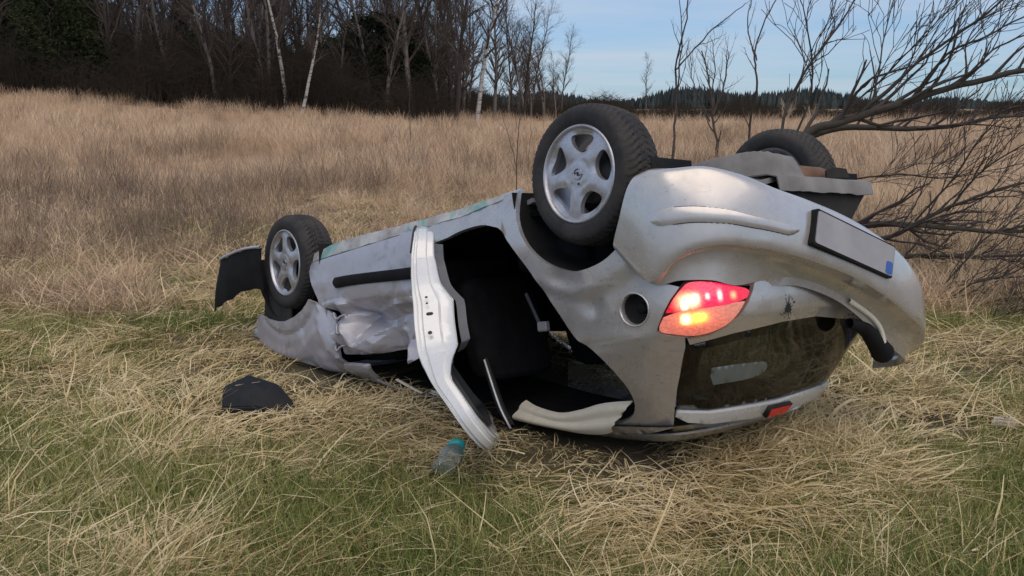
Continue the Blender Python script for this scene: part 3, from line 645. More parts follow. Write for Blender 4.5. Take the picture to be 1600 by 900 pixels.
if (nn_[7] @ np.array([-1, 0])) < 0: nn_ = -nn_
pp = pp + nn_ * np.interp(np.arange(NB), [0, 2, 4], [.020, .012, .0])[:, None]; BA, BC = np.array(B_A), np.array(B_C)
rows = []
def brow(f, off, xs=None):
    z = BA + (BC - BA) * f; p = pp + nn_ * off; G = np.c_[p, z]
    if xs is not None: G[0, 0] = xs
    return G
prof = [(-.015, -.10, -.330), (.0, -.035, -.318), (.06, -.008, -.305), (.2, .008, -.285), (.4, .014, -.262), (.6, .014, -.238), (.8, .010, -.208), (.94, .004, -.188), (1.0, -.004, -.184)]
rows = [brow(f_, o_, x_) for f_, o_, x_ in prof]
for r_ in rows: r_[1, 0] += (rows[-1][1, 2] - r_[1, 2]) * -.10
D_ = np.array(B_D); Ct = rows[-1]
for t in (.02, .10, .25, .45, .7, 1.0): rows.append(np.c_[(Ct + (D_ - Ct) * t ** .42)[:, :2], (Ct + (D_ - Ct) * t ** 1.7)[:, 2]])
Dl = D_ + np.array([.006, 0, .03]); Dl[:5] = D_[:5] + np.array([.03, .02, -.004]); rows.append(Dl)
BR = np.array([crom(r_, 7) for r_ in rows])
# smooth refinement across rows too
BR2 = np.array([crom(BR[:9, c], 3) for c in range(BR.shape[1])]).transpose(1, 0, 2); BR = np.concatenate([BR2, BR[9:]])
bump_ = grid('rear_bumper', BR, [PAINT], th=.006, flip=True, sharp=19)
def bpt(s, f, off):
    """point on the bumper's outer face: s station number, f 0..1 between lower lip and crest"""
    k = np.arange(NB); i = min(int(s), NB - 2); t = s - i
    def cr1(A_):
        p0, p1, p2, p3 = A_[max(i - 1, 0)], A_[i], A_[i + 1], A_[min(i + 2, NB - 1)]
        return .5 * (2 * p1 + (p2 - p0) * t + (2 * p0 - 5 * p1 + 4 * p2 - p3) * t * t + (3 * p1 - p0 - 3 * p2 + p3) * t ** 3)
    po = np.interp(f, [q[0] for q in prof], [q[1] for q in prof])
    p = cr1(pp) + cr1(nn_) * (po + off); return np.array([p[0], p[1], cr1(BA) + (cr1(BC) - cr1(BA)) * f])
def bstrip(name, s0, s1, lo_, hi_, off, t, mat, parent, n_=26):
    """lo_/hi_: z functions of the station"""
    G = []
    for s in np.linspace(s0, s1, n_):
        e = (s - s0) / (s1 - s0); k = min(1, 14 * min(e, 1 - e) + .25)
        zA = np.interp(s, range(NB), B_A); zC = np.interp(s, range(NB), B_C); mid = (lo_(s) + hi_(s)) / 2; h = (hi_(s) - lo_(s)) / 2 * k
        c = []
        for dz_, o_ in ((-1, -.006), (-1, t * .55), (-.6, t), (0, t * 1.15), (.6, t), (1, t * .55), (1, -.006)):
            z = mid + h * dz_; c.append(bpt(s, (z - zA) / (zC - zA), off + o_))
        G.append(c)
    return grid(name, np.array(G), mat, parent, sharp=50)
zt = lambda v: (lambda s: float(np.interp(s, [1, 2, 3, 4, 5], v)))
seam = bstrip('bumper_strip_seam', 1.34, 5.30, zt([.399, .393, .410, .448, .4895]), zt([.455, .459, .469, .4955, .5305]), -.0005, .0015, SEAL, bump_)
bstrip('bumper_strip', 1.38, 5.27, zt([.402, .396, .413, .450, .491]), zt([.452, .456, .466, .493, .528]), .001, .007, PAINT, bump_)
# number plate in its dark recess
PC = np.array([(-.701, -.255, .440), (-.698, -.300, .561), (-.727, .212, .710), (-.731, .262, .592)])
def plate(name, grow, out, mat, parent, th, sub=None):
    c = PC.mean(0); ex = PC[3] - PC[0]; ey = PC[1] - PC[0]; nrm = np.cross(ex, ey); nrm /= np.linalg.norm(nrm); nrm = nrm if nrm[0] < 0 else -nrm
    g = PC + np.array([[-1, -1], [-1, 1], [1, 1], [1, -1]])[:, :1] * ex / np.linalg.norm(ex) * grow + np.array([[-1, -1], [-1, 1], [1, 1], [1, -1]])[:, 1:] * ey / np.linalg.norm(ey) * grow
    if sub: 
        (a0, a1, b0, b1) = sub; q = lambda a, b: (g[0] * (1 - a) + g[3] * a) * (1 - b) + (g[1] * (1 - a) + g[2] * a) * b
        g = np.array([q(a0, b0), q(a0, b1), q(a1, b1), q(a1, b0)])
    # rounded corners
    cc = g.mean(0); pts_ = []
    for i in range(4):
        p, a, b = g[i], g[i - 1], g[(i + 1) % 4]; rr = .012
        va = (a - p) / np.linalg.norm(a - p); vb = (b - p) / np.linalg.norm(b - p)
        for t in np.linspace(0, 1, 4): pts_.append(p + va * rr * (1 - t) ** 2 + vb * rr * t ** 2)
    P_ = np.array(pts_) + nrm * out; Bk = P_ - nrm * th; n_ = len(P_)
    F_ = [list(range(n_)), [n_ + i for i in range(n_)][::-1]] + [[i, n_ + i, n_ + (i + 1) % n_, (i + 1) % n_] for i in range(n_)]
    return cmesh(name, np.concatenate([P_, Bk]), F_, mat, parent, smooth=False)
pl = plate('number_plate', .0, .024, PLATE, None, .006)
plate('plate_holder', .008, .020, BLACK_PLASTIC, pl, .045)
plate('plate_blue_band', -.004, .0255, BLUE, pl, .002, (.91, 1.0, .55, 1.0))
# black bracket hanging from the loose end
br = [(-.60, .224, .90), (-.60, .20, .95), (-.58, .40, 1.075), (-.56, .54, 1.04), (-.57, .42, .965), (-.59, .33, .935)]
V = np.array(br + [(x + .12, y + .05, z + .01) for x, y, z in br]); F_ = [[0, 1, 2, 3, 4, 5], [11, 10, 9, 8, 7, 6]] + [[i, (i + 1) % 6, 6 + (i + 1) % 6, 6 + i][::-1] for i in range(6)]
ring_tube('bumper_bracket', crom([(-.57, .16, .885), (-.58, .26, .915), (-.575, .34, .965), (-.565, .42, 1.02), (-.555, .47, 1.055)], 4), np.r_[np.linspace(.022, .036, 8), np.linspace(.038, .050, 6), .045, .03, .004], BLACK_PLASTIC, bump_, sides=12)
p = crom([(-.606, .11, .79), (-.61, .26, .86), (-.61, .34, .92), (-.605, .37, .985)], 6)
ring_tube('bumper_inner_lip', p, .012, CREAM, bump_, sides=6)

# --- wheels
def wheel(cx, cyo, cz, sgn, spin, steer=0.0, camber=0.0):
    """cyo: y of the outer rim face, sgn -1 for the right side"""
    w = empty('wheel'); w.parent = car
    def place(G):
        G = np.array(G, float); sh = G.shape; P = G.reshape(-1, 3).copy()
        a = spin; x, z = P[:, 0].copy(), P[:, 2].copy(); P[:, 0] = x * math.cos(a) - z * math.sin(a); P[:, 2] = x * math.sin(a) + z * math.cos(a)
        P[:, 1] *= sgn
        c_, s_ = math.cos(camber), math.sin(camber); y, z = P[:, 1].copy(), P[:, 2].copy(); P[:, 1] = y * c_ - z * s_; P[:, 2] = y * s_ + z * c_
        c_, s_ = math.cos(steer), math.sin(steer); x, y = P[:, 0].copy(), P[:, 1].copy(); P[:, 0] = x * c_ - y * s_; P[:, 1] = x * s_ + y * c_
        P += np.array([cx, cyo, cz]); return P.reshape(sh)
    fl = sgn > 0
    # local: y<0 is inboard (grows outwards as +), tyre width .175
    ro, rr = .285, .196
    prof = [(rr - .006, .004), (rr + .004, .012), (rr + .02, .018), (rr + .045, .0195), (rr + .066, .014), (ro - .012, -.004), (ro - .004, -.016)]
    inner = [(r_, -.165 - (y + .0)) for r_, y in prof][::-1]
    tread_y = np.linspace(-.020, -.145, 26)
    full = prof + [(ro - .003 + .005 * math.sin((y + .145) / .125 * math.pi), y) for y in tread_y] + inner
    seg = 300; G = lathe(full, seg); a = np.linspace(0, 2 * math.pi, seg, endpoint=False)
    for k in range(4, len(full) - 4):
        y = full[k][1]; m = (y + .0825) / .0825
        if abs(m) > 1.0:  # shoulder lugs
            ph = (a * 60 + 1.5 * abs(m)) % (2 * math.pi); d_ = np.where(ph < 1.7, -.004, 0)
        else:
            ph = (a * 60 + 5.0 * abs(m) ** 1.3 * 2.0 + 3.0 * (m > 0)) % (2 * math.pi); d_ = np.where(ph < 1.6, -.0075, 0.0)
            if min(abs(abs(m) - .33), abs(abs(m) - .0)) < .04: d_ = np.full(seg, -.008)
            ph2 = (a * 180 + 4 * m) % (2 * math.pi); d_ = d_ + np.where(ph2 < 1.2, -.002, 0)
        r_ = full[k][0] + d_; G[k, :, 0] = r_ * np.cos(a); G[k, :, 2] = r_ * np.sin(a)
    ty = grid('tyre', place(G), RUBBER, w, closed_u=True, flip=fl, sharp=60)
    rg = [(rr + .002, .010), (rr - .001, .0145), (rr - .006, .0155), (rr - .010, .012), (rr - .013, .005), (.176, -.012), (.170, -.03), (.165, -.10), (.168, -.155), (.19, -.165)]
    rim = grid('rim', place(lathe(rg, 72)), ALLOY, w, closed_u=True, flip=fl)
    # spoked face: disc with five rounded windows
    th = np.linspace(0, 2 * math.pi, 90, endpoint=False); outer = [(.1835 * math.cos(t), .1835 * math.sin(t)) for t in th]
    holes = []
    for k in range(5):
        a0 = 2 * math.pi * k / 5
        hp = crom([(.160, 0), (.158, .036), (.147, .060), (.126, .056), (.098, .030), (.086, 0), (.098, -.030), (.126, -.056), (.147, -.060), (.158, -.036)], 3, True)
        holes.append([(x * math.cos(a0) - y * math.sin(a0), x * math.sin(a0) + y * math.cos(a0)) for x, y in hp])
    vo, F_ = tri2d(outer, holes, .012)
    r_ = np.hypot(vo[:, 0], vo[:, 1]); an = np.arctan2(vo[:, 1], vo[:, 0])
    sp_ = .5 + .5 * np.cos(5 * an)      # 1 on windows, 0 on spokes
    yy = .002 + .007 * sstep(.18, .06, r_) - .005 * np.exp(-((r_ - .056) / .004) ** 2) - .014 * sp_ ** 1.5 * sstep(.06, .10, r_) * sstep(.183, .165, r_) + .004 * (1 - sp_) * sstep(.05, .1, r_) * sstep(.18, .15, r_)
    P = np.c_[vo[:, 0], yy, vo[:, 1]]; N = np.repeat([[0, 1.0, 0]], len(P), 0)
    t_ = np.cross(P[F_[0][1]] - P[F_[0][0]], P[F_[0][2]] - P[F_[0][0]])
    if t_[1] < 0: F_ = F_[:, ::-1]
    V, faces, kd = shell(P, N, F_, .022)
    if sgn < 0: faces = [f[::-1] for f in faces]
    sf = cmesh('spokes', place(V), faces, ALLOY, w, sharp=50)
    # cap ring and bolt-flash emblem
    t = np.linspace(0, 2 * math.pi, 40)
    ring = np.stack([.021 * np.cos(t), np.full(40, .0115), .021 * np.sin(t)], -1)
    ring_tube('emblem_ring', place(ring), .0022, CHROME, w, sides=6)
    zz = [(-.030, .007), (.004, .007), (-.003, -.001), (.030, -.007), (-.004, -.007), (.003, .001)]
    ca, sa = math.cos(-spin), math.sin(-spin)
    zz = [(x * ca - y * sa, x * sa + y * ca) for x, y in zz]
    Vz = np.array([(x, .0125, y) for x, y in zz] + [(x, .004, y) for x, y in zz]); Fz = [[0, 1, 2, 3, 4, 5], [6, 7, 8, 9, 10, 11][::-1]] + [[i, 6 + i, 6 + (i + 1) % 6, (i + 1) % 6] for i in range(6)]
    cmesh('emblem_flash', place(Vz), Fz, DARK_METAL, w, smooth=False)
    bx_, by_ = .040 * math.sin(spin) * 0 + .040 * math.cos(math.pi / 2 - spin), .040 * math.sin(math.pi / 2 - spin)
    bolt = np.stack([bx_ + .005 * np.cos(t[:-1]), np.full(39, .0106), by_ + .005 * np.sin(t[:-1])], -1)
    grid('lock_bolt', place(np.stack([bolt, np.repeat(bolt.mean(0)[None], 39, 0)])), SEAL, w, closed_u=True)
    # drum and hub behind the spokes
    grid('brake_drum', place(lathe([(.0, -.05), (.06, -.05), (.065, -.06), (.105, -.062), (.112, -.07), (.112, -.13), (.0, -.135)], 40)), DARK_METAL, w, closed_u=True, flip=fl)
    return w
ZR, ZF = .28 - .094, .28 - .025
wheel(0.0, -.775, ZR, -1, R(40), camber=R(1.5))
wheel(2.443, -.775, ZF, -1, R(12), steer=R(2))
wheel(0.0, .765, ZR - .0, 1, R(0), camber=R(-1.5))
wheel(2.443, .765, ZF, 1, R(30))
# wheel houses
def house(cx, zc, sgn, r0=.385, yo=.775, name='wheel_housing'):
    a = np.linspace(R(-4), R(184), 40); ys = [yo, yo - .06, .52, .50]; rs = [r0, r0 - .004, r0 - .01, .05]
    G = np.stack([np.stack([cx + r_ * np.cos(a), np.full(40, sgn * y), zc + r_ * np.sin(a)], -1) for r_, y in zip(rs, ys)])
    G[..., 2] = np.maximum(G[..., 2], .19)
    return grid(name, G, BLACK_PLASTIC, th=.004)
for cx, zc in ((.02, .19), (2.443, .22)):
    for s_ in (-1, 1): house(cx, zc, s_)
# --- underside
def rough(V): return V
def pan(name, x0, x1, y0, y1, zf, mat, nx=30, ny=30, th=.02):
    X, Y = np.meshgrid(np.linspace(x0, x1, nx), np.linspace(y0, y1, ny)); Z = np.vectorize(zf)(X, Y)
    return grid(name, np.stack([X, Y, Z], -1), mat, th=th)
pan('floor_pan', .36, 2.1, -.70, .70, lambda x, y: .235 - .05 * math.exp(-((abs(y) - .45) / .06) ** 2) + .09 * math.exp(-(y / .12) ** 2) + .012 * math.sin(x * 18), UNDER, 50, 50)
pan('rear_floor', -.47, .36, -.49, .49, lambda x, y: .285 - .13 * float(sstep(.27, .20, math.hypot(x + .20, y - .05))) + .01 * math.sin(y * 20), UNDER, 50, 50)
pan('engine_undertray', 2.1, 2.95, -.50, .50, lambda x, y: .24 + .03 * math.sin(x * 9) * math.cos(y * 7), UNDER_DARK)
box('front_subframe', (2.25, -.5, .16), (2.45, .5, .23), DARK_METAL, bev=.03)
ring_tube('rear_axle', [(.0, -.62, ZR), (.05, -.5, ZR + .03), (.12, 0, ZR + .06), (.05, .5, ZR + .03), (0, .62, ZR)], .035, UNDER_DARK, sides=10)
for s_ in (-1, 1):
    ring_tube('trailing_arm', [(.0, s_ * .56, ZR), (.2, s_ * .55, ZR + .02), (.42, s_ * .54, .25)], [.03, .035, .03], UNDER_DARK, sides=8)
    ring_tube('front_arm', [(2.443, s_ * .62, ZF), (2.40, s_ * .45, ZF + .0), (2.36, s_ * .3, .22)], [.03, .025, .03], DARK_METAL, sides=8)
    ring_tube('rear_damper', [(-.03, s_ * .52, ZR), (-.05, s_ * .50, .45)], .025, DARK_METAL, sides=8)
ring_tube('exhaust_pipe', [(2.2, .05, .19), (1.4, .06, .17), (.6, .10, .17), (.15, .25, .18), (-.1, .33, .20)], .024, RUST, sides=8)
G = lathe([(.0, 0), (.07, .0), (.085, .02), (.085, .38), (.07, .40), (0, .40)], 20); G = np.stack([G[..., 0] * .8 - .36, G[..., 1] + .02, G[..., 2] * .7 + .235], -1)
grid('silencer', G, RUST, closed_u=True)
# rear valance laid bare by the loose bumper: dusty folded flange with a dark panel above it
xs = np.linspace(-.16, .62, 28); jag = np.array([.004 * fbm(x * 9, 2.2) * 2 for x in xs])
G = np.stack([np.stack([np.full(28, -.30), xs, .235 + 0 * xs], -1), np.stack([np.full(28, -.46), xs, .245 + .5 * jag], -1), np.stack([np.full(28, -.505), xs, .262 + jag], -1), np.stack([-.512 + jag, xs, .322 + 1.5 * jag], -1)])
grid('rear_valance', G, UNDER, th=.006, flip=True)
G = np.stack([np.stack([np.full(28, -.485), xs * .96, np.full(28, .31)], -1), np.stack([np.full(28, -.47), xs * .62, np.full(28, .50)], -1)])
grid('rear_panel', G, UNDER_DARK, th=.01, flip=True)
G = np.stack([crom([(-.46, .30, .215), (-.47, .36, .20), (-.48, .44, .205)], 4), crom([(-.46, .30, .25), (-.47, .37, .245), (-.48, .46, .245)], 4)]); grid('tow_bracket', G, UNDER_DARK, th=.01)
ring_tube('brake_hose', crom([(-.05, .50, .22), (.05, .42, .16), (.2, .35, .15), (.4, .30, .2)], 5), .006, SEAL, sides=5)
for s_ in (-1, 1):
    tt = np.linspace(0, 5 * 2 * math.pi, 80); ring_tube('coil_spring', np.stack([.06 + .045 * np.cos(tt), s_ * .46 + .045 * np.sin(tt), np.linspace(ZR + .02, .40, 80)], -1), .006, DARK_METAL, sides=5)
# --- roof and bonnet (on the ground), left flank
us = np.concatenate([np.linspace(1.42, 0, 30, endpoint=False), np.linspace(0, UC, 24)])
ring = [S(us, np.full(len(us), z)) * np.array([1, .965, 1]) + np.array([.025, 0, 0]) for z in (1.262, 1.28, 1.295)]
full = [np.concatenate([r_, (r_ * np.array([1, -1, 1]))[::-1][1:]]) for r_ in ring]
for k in (.75, .4, .0):
    r_ = full[2].copy(); c = np.array([.6, 0, 0]); r_[:, 1] *= k; r_[:, 0] = .55 + (r_[:, 0] - .55) * (k * .5 + .5); r_[:, 2] = 1.295 + .02 * (1 - k * k); full.append(r_)
grid('roof', np.array(full), PAINT, th=.01)
X, Y = np.meshgrid(np.linspace(2.0, 3.12, 24), np.linspace(-.70, .70, 24)); Z = .97 - .10 * sstep(2.4, 3.12, X) - .06 * (np.abs(Y) / .7) ** 4
grid('bonnet', np.stack([X, Y, Z], -1), PAINT_SCUFF, th=.012)
left_out = [(2.235, .25), (.40, .2)] + [tuple(p) for p in ARCHS[1:]] + [(-.31, .656), (-.37, .668)] + TAIL_L[1:] + TAIL_B[1:3] + HEDGE + [(-.21, 1.232), (-.03, 1.258), (.15, 1.27), (1.1, 1.275), (1.42, 1.262), (1.60, 1.16), (1.98, .95), (1.89, .97), (2.885, .70), (2.86, .535), (2.80, .545), (2.44, .604), (2.22, .548), (2.12, .45), (2.09, .3)]
left_out = left_out[:-9] + [(2.2, .965), (2.55, .905), (2.82, .78), (2.90, .60), (2.86, .535), (2.68, .575), (2.44, .604), (2.22, .548), (2.12, .45), (2.09, .3)]
WL1 = [(.98, .915), (.22, .915), (.08, .985), (.01, 1.07), (.02, 1.12), (.1, 1.17), (.5, 1.20), (.98, 1.20)]
WL2 = [(1.06, .85), (1.88, .85), (1.50, 1.13), (1.38, 1.195), (1.06, 1.20)]
lf = panel('left_flank', left_out, [WL1, WL2], .035, 0, .05, None, [PAINT_SIDE, DARK_FABRIC, PAINT], mirror=True, fm=(0, 1, 2))
# --- inside
pan('cabin_floor', .25, 2.05, -.70, .70, lambda x, y: .30 + .08 * math.exp(-(y / .14) ** 2), CARPET, 16, 20)
pan('boot_floor', -.44, .25, -.60, .60, lambda x, y: .36, CARPET, 8, 10)
def cushion(name, x0, x1, y0, y1, z0, z1, mat, lean=0.0, bev=.05):
    """puffed block; lean shifts x with height"""
    lo = np.array([x0, y0, z0]); hi = np.array([x1, y1, z1]); n_ = 9; parts = []
    u = np.linspace(-1, 1, n_); A, B = np.meshgrid(u, u); V = []; F_ = []
    for ax in range(3):
        for s_ in (-1, 1):
            P = np.zeros((n_, n_, 3)); P[..., ax] = s_; P[..., (ax + 1) % 3] = A; P[..., (ax + 2) % 3] = B
            L = (np.abs(P) ** 6).sum(-1, keepdims=True) ** (1 / 6); P = P / L
            o = len(V) * n_ * n_; V.append(P.reshape(-1, 3)); id_ = np.arange(n_ * n_).reshape(n_, n_) + o
            q = np.stack([id_[:-1, :-1], id_[:-1, 1:], id_[1:, 1:], id_[1:, :-1]], -1).reshape(-1, 4); F_ += [tuple(f if s_ > 0 else f[::-1]) for f in q]
    V = np.concatenate(V); V = (lo + hi) / 2 + V * (hi - lo) / 2; V[:, 0] += lean * (V[:, 2] - z0)
    return cmesh(name, V, F_, mat)
for y0, y1 in ((-.60, -.12), (.12, .60)):
    cushion('front_seat_base', 1.15, 1.62, y0, y1, .38, .54, DARK_FABRIC)
    cushion('front_seat_back', 1.02, 1.16, y0, y1, .50, 1.02, DARK_FABRIC, -.25)
cushion('rear_seat_base', .18, .66, -.62, .62, .38, .54, DARK_FABRIC)
cushion('rear_seat_back', .02, .14, -.62, .62, .50, .92, DARK_FABRIC, -.2)
cushion('dashboard', 1.68, 2.02, -.66, .66, .62, .90, DARK_FABRIC)
pan('bulkhead', 2.0, 2.06, -.7, .7, lambda x, y: .3 + (x - 2.0) * 10, CARPET, 3, 3)
X, Y = np.meshgrid(np.linspace(-.15, 1.9, 24), np.linspace(-.58, .08, 18)); Z = 1.225 + .02 * (1 - (Y / .55) ** 2)
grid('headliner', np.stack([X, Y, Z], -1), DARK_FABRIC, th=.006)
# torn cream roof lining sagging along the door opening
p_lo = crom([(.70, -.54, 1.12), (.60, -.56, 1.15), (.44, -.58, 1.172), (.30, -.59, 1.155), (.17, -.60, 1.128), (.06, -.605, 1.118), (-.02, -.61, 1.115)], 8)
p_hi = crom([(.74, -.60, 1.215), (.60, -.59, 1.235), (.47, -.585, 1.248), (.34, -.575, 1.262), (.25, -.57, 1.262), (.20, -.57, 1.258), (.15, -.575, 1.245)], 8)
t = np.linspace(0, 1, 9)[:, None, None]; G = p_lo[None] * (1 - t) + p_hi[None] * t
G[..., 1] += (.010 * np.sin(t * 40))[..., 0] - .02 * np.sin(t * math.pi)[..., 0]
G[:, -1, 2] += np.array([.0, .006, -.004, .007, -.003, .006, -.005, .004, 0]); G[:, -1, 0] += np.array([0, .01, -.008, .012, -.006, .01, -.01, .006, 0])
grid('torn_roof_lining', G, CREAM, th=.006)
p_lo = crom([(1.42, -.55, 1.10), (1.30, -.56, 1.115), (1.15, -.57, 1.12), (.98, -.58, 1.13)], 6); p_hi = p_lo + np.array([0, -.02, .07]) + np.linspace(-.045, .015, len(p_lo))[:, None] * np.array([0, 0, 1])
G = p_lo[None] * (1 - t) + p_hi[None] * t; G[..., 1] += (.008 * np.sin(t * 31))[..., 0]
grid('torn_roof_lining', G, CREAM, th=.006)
ring_tube('pillar_trim', crom([(1.66, -.60, 1.02), (1.56, -.60, 1.07), (1.44, -.60, 1.13)], 5), .012, CREAM, sides=6)
ring_tube('seat_belt', crom([(.62, -.55, .62), (.56, -.57, .70), (.52, -.58, .76)], 4), .010, GREY_TRIM, sides=4)
box('belt_buckle', (.46, -.60, .755), (.52, -.57, .80), PALE, bev=.006)
# --- torn front bumper corner beyond the front wheel
def fl3(x, y, z): return np.array([x, y, z])
top = crom([(2.62, -.84, .14), (2.75, -.88, .135), (2.90, -.905, .15), (3.05, -.90, .165), (3.12, -.86, .19)], 6)
bot = crom([(2.66, -.82, .40), (2.80, -.86, .38), (2.95, -.90, .42), (3.15, -.91, .46), (3.26, -.88, .475)], 6)
t = np.linspace(0, 1, 8)[:, None, None]; G = top[None] * (1 - t) + bot[None] * t
G[..., 1] -= (.012 * np.sin(t * math.pi))[..., 0]; G[..., 2] += .006 * np.sin(G[..., 0] * 41)
flap = grid('front_bumper', G, BLACK_PLASTIC, th=.008)
ring_tube('front_bumper_edge', top + np.array([0, -.004, -.004]), .009, PAINT_SCUFF, flap, sides=6)
cushion('headlamp', 2.95, 3.12, -.70, -.40, .62, .76, PALE)
G = np.stack([S(np.linspace(2.55, 2 * 2.45 + KU * math.pi - 2.55, 40), np.full(40, z)) for z in (.25, .4, .6, .72)]); G[..., 0] -= .12
grid('radiator_support', G, UNDER_DARK, th=.01)

# ------------------------------------------------------------------ litter round the car
def wmesh(name, V, F_, mats, parent=None, **k): return mesh(name, V, F_, mats, parent, **k)
def px2g(px, py, z=0.0):
    """point of the ground that the photograph shows at a pixel (used once, to survey positions)"""
    a = R(11.162); d = np.array([(px - 800) / 1444.4, (py - 450) / 1444.4, 1.0]); f = np.array([0, math.cos(a), -math.sin(a)]); dn = np.array([0, -math.sin(a), -math.cos(a)])
    v = d[0] * np.array([1, 0, 0]) + d[1] * dn + f; t_ = (z - CAMH) / v[2]; return v * t_ + np.array([0, 0, CAMH])
# broken black plastic box
import bmesh
c = px2g(406, 650); bm = bmesh.new()
for p in [(-.16, -.02, .14), (-.09, .09, .17), (.06, .07, .145), (.15, .01, .09), (.17, -.05, .05), (.02, -.09, .085), (-.13, -.09, .06), (-.15, -.06, 0), (-.10, .08, 0), (.15, .03, 0), (.16, -.06, 0), (.0, -.10, 0), (-.02, -.01, .152)]: bm.verts.new(p)
bmesh.ops.convex_hull(bm, input=bm.verts); bmesh.ops.bevel(bm, geom=list(bm.edges), offset=.006, segments=2, affect='EDGES'); bmesh.ops.triangulate(bm, faces=bm.faces)
me = bpy.data.meshes.new('plastic_box'); bm.to_mesh(me); bm.free(); me.materials.append(simple('charcoal_plastic', (.006, .007, .009), .6, var=.9, scale=16, bump=.3, spec=.25)); o = link(bpy.data.objects.new('plastic_box', me))
o.location = (c[0], c[1], .01); o.rotation_euler = (R(3), R(4), R(-8)); o.scale = (1.12, 1.12, .95)
tag(o, 'broken charcoal plastic box lying in the grass below the front wing', 'car part')
# drinks bottle
bt = empty('drinks_bottle', tuple(px2g(690, 738, .06) * np.array([1, 1, 0]) + np.array([0, 0, .02])), 0); tag(bt, 'crumpled clear plastic bottle with teal cap beside the open door', 'bottle')
def turned(name, prof, mat, parent, seg=20, dent=0.0):
    a = np.linspace(0, 2 * math.pi, seg, endpoint=False); pr_ = np.array(prof); G = np.stack([pr_[:, :1] * np.cos(a), pr_[:, :1] * np.sin(a), np.repeat(pr_[:, 1:], seg, 1)], -1)
    if dent: G[..., 0] *= 1 + dent * np.sin(G[..., 2] * 60 + 2 * a); G[..., 1] *= 1 - dent * .8 * np.sin(G[..., 2] * 45 + a)
    id_ = np.arange(G.shape[0] * seg).reshape(-1, seg); id_ = np.concatenate([id_, id_[:, :1]], 1); q = np.stack([id_[:-1, :-1], id_[:-1, 1:], id_[1:, 1:], id_[1:, :-1]], -1).reshape(-1, 4)
    P = G.reshape(-1, 3); b = R(70); y, z = P[:, 1].copy(), P[:, 2].copy()     # lean the bottle over, neck away and to the right
    P = np.c_[P[:, 0] + z * .30, y * math.cos(b) + z * math.sin(b), np.abs(z) * math.cos(b) * .8 - y * math.sin(b) + .045]
    return mesh(name, P, q, mat, parent)
turned('bottle_body', [(.001, 0), (.040, .0), (.047, .012), (.046, .05), (.042, .058), (.046, .066), (.047, .105), (.043, .125), (.030, .145)], PET, bt, dent=.08)
turned('bottle_cap', [(.031, .142), (.038, .144), (.038, .168), (.033, .178), (.001, .180)], TEAL, bt)
# pale scrap
c = px2g(1568, 672); V = .7 * np.array([(-.10, -.02, .05), (-.02, -.07, .06), (.07, -.06, .045), (.10, .0, .07), (.03, .03, .09), (-.05, .04, .08)]); n_ = 6
o = mesh('plastic_scrap', np.concatenate([V, V - [0, 0, .008]]), [[0, 1, 4, 5], [1, 2, 3, 4], [11, 10, 7, 6], [10, 9, 8, 7]] + [[i, 6 + i, 6 + (i + 1) % 6, (i + 1) % 6] for i in range(6)], PALE, None, smooth=False)
o.location = tuple(c); tag(o, 'small pale plastic scrap in the grass under the leaning branches', 'scrap')

# ------------------------------------------------------------------ trees
def tubes(polys, sides=5):
    """polys: list of (points (n,3), radii (n)) -> V, F quads"""
    Vs, Fs, o = [], [], 0
    for P, r_ in polys:
        P = np.asarray(P, float); n_ = len(P); s = sides if r_[0] > .02 else (4 if r_[0] > .008 else 3)
        T = np.gradient(P, axis=0); T /= np.linalg.norm(T, axis=1, keepdims=True) + 1e-9
        up = np.array([.31, .17, .93]) if abs(T[0, 2]) < .8 else np.array([.93, .3, .1])
        A = np.cross(T, up); A /= np.linalg.norm(A, axis=1, keepdims=True) + 1e-9; B_ = np.cross(T, A)
        a = np.linspace(0, 2 * math.pi, s, endpoint=False)
        V = P[:, None] + np.asarray(r_)[:, None, None] * (np.cos(a)[None, :, None] * A[:, None] + np.sin(a)[None, :, None] * B_[:, None])
        Vs.append(V.reshape(-1, 3)); i = np.arange(n_ * s).reshape(n_, s) + o; i2 = np.concatenate([i, i[:, :1]], 1)
        Fs.append(np.stack([i2[:-1, :-1], i2[:-1, 1:], i2[1:, 1:], i2[1:, :-1]], -1).reshape(-1, 4)); o += n_ * s
    return np.concatenate(Vs), np.concatenate(Fs)
def unit(v): return v / (np.linalg.norm(v) + 1e-9)
def limb(g, p0, d0, L, r0, r1, n_=6, wob=.12, up=.15, bend=None):
    P = [np.array(p0, float)]; d = unit(np.array(d0, float)); st = L / (n_ - 1)
    for i in range(n_ - 1):
        d = unit(d + g.normal(0, wob, 3) + np.array([0, 0, up / n_]) + (0 if bend is None else np.array(bend) / n_)); P.append(P[-1] + d * st)
    return np.array(P), np.linspace(r0, r1, n_)
def sprout(g, parent, k, Lr, rr, ang, lo=.2, up=.3, wob=.12, n_=5, bias=None, taper=.3):
    out = []; P, r_ = parent; n0 = len(P)
    for i in range(k):
        t = lo + (1 - lo) * (i + g.random()) / k; f = t * (n0 - 1); j = min(int(f), n0 - 2); p = P[j] + (P[j + 1] - P[j]) * (f - j); d = unit(P[j + 1] - P[j])
        q = unit(np.cross(d, g.normal(size=3))); a = g.uniform(*ang); dd = d * math.cos(a) + q * math.sin(a)
        if bias is not None: dd = unit(dd + np.array(bias))
        L = g.uniform(*Lr) * (1.15 - .6 * t); rb = min(r_[j] * .6, rr)
        out.append(limb(g, p, dd, L, rb, rb * taper, n_, wob, up))
    return out
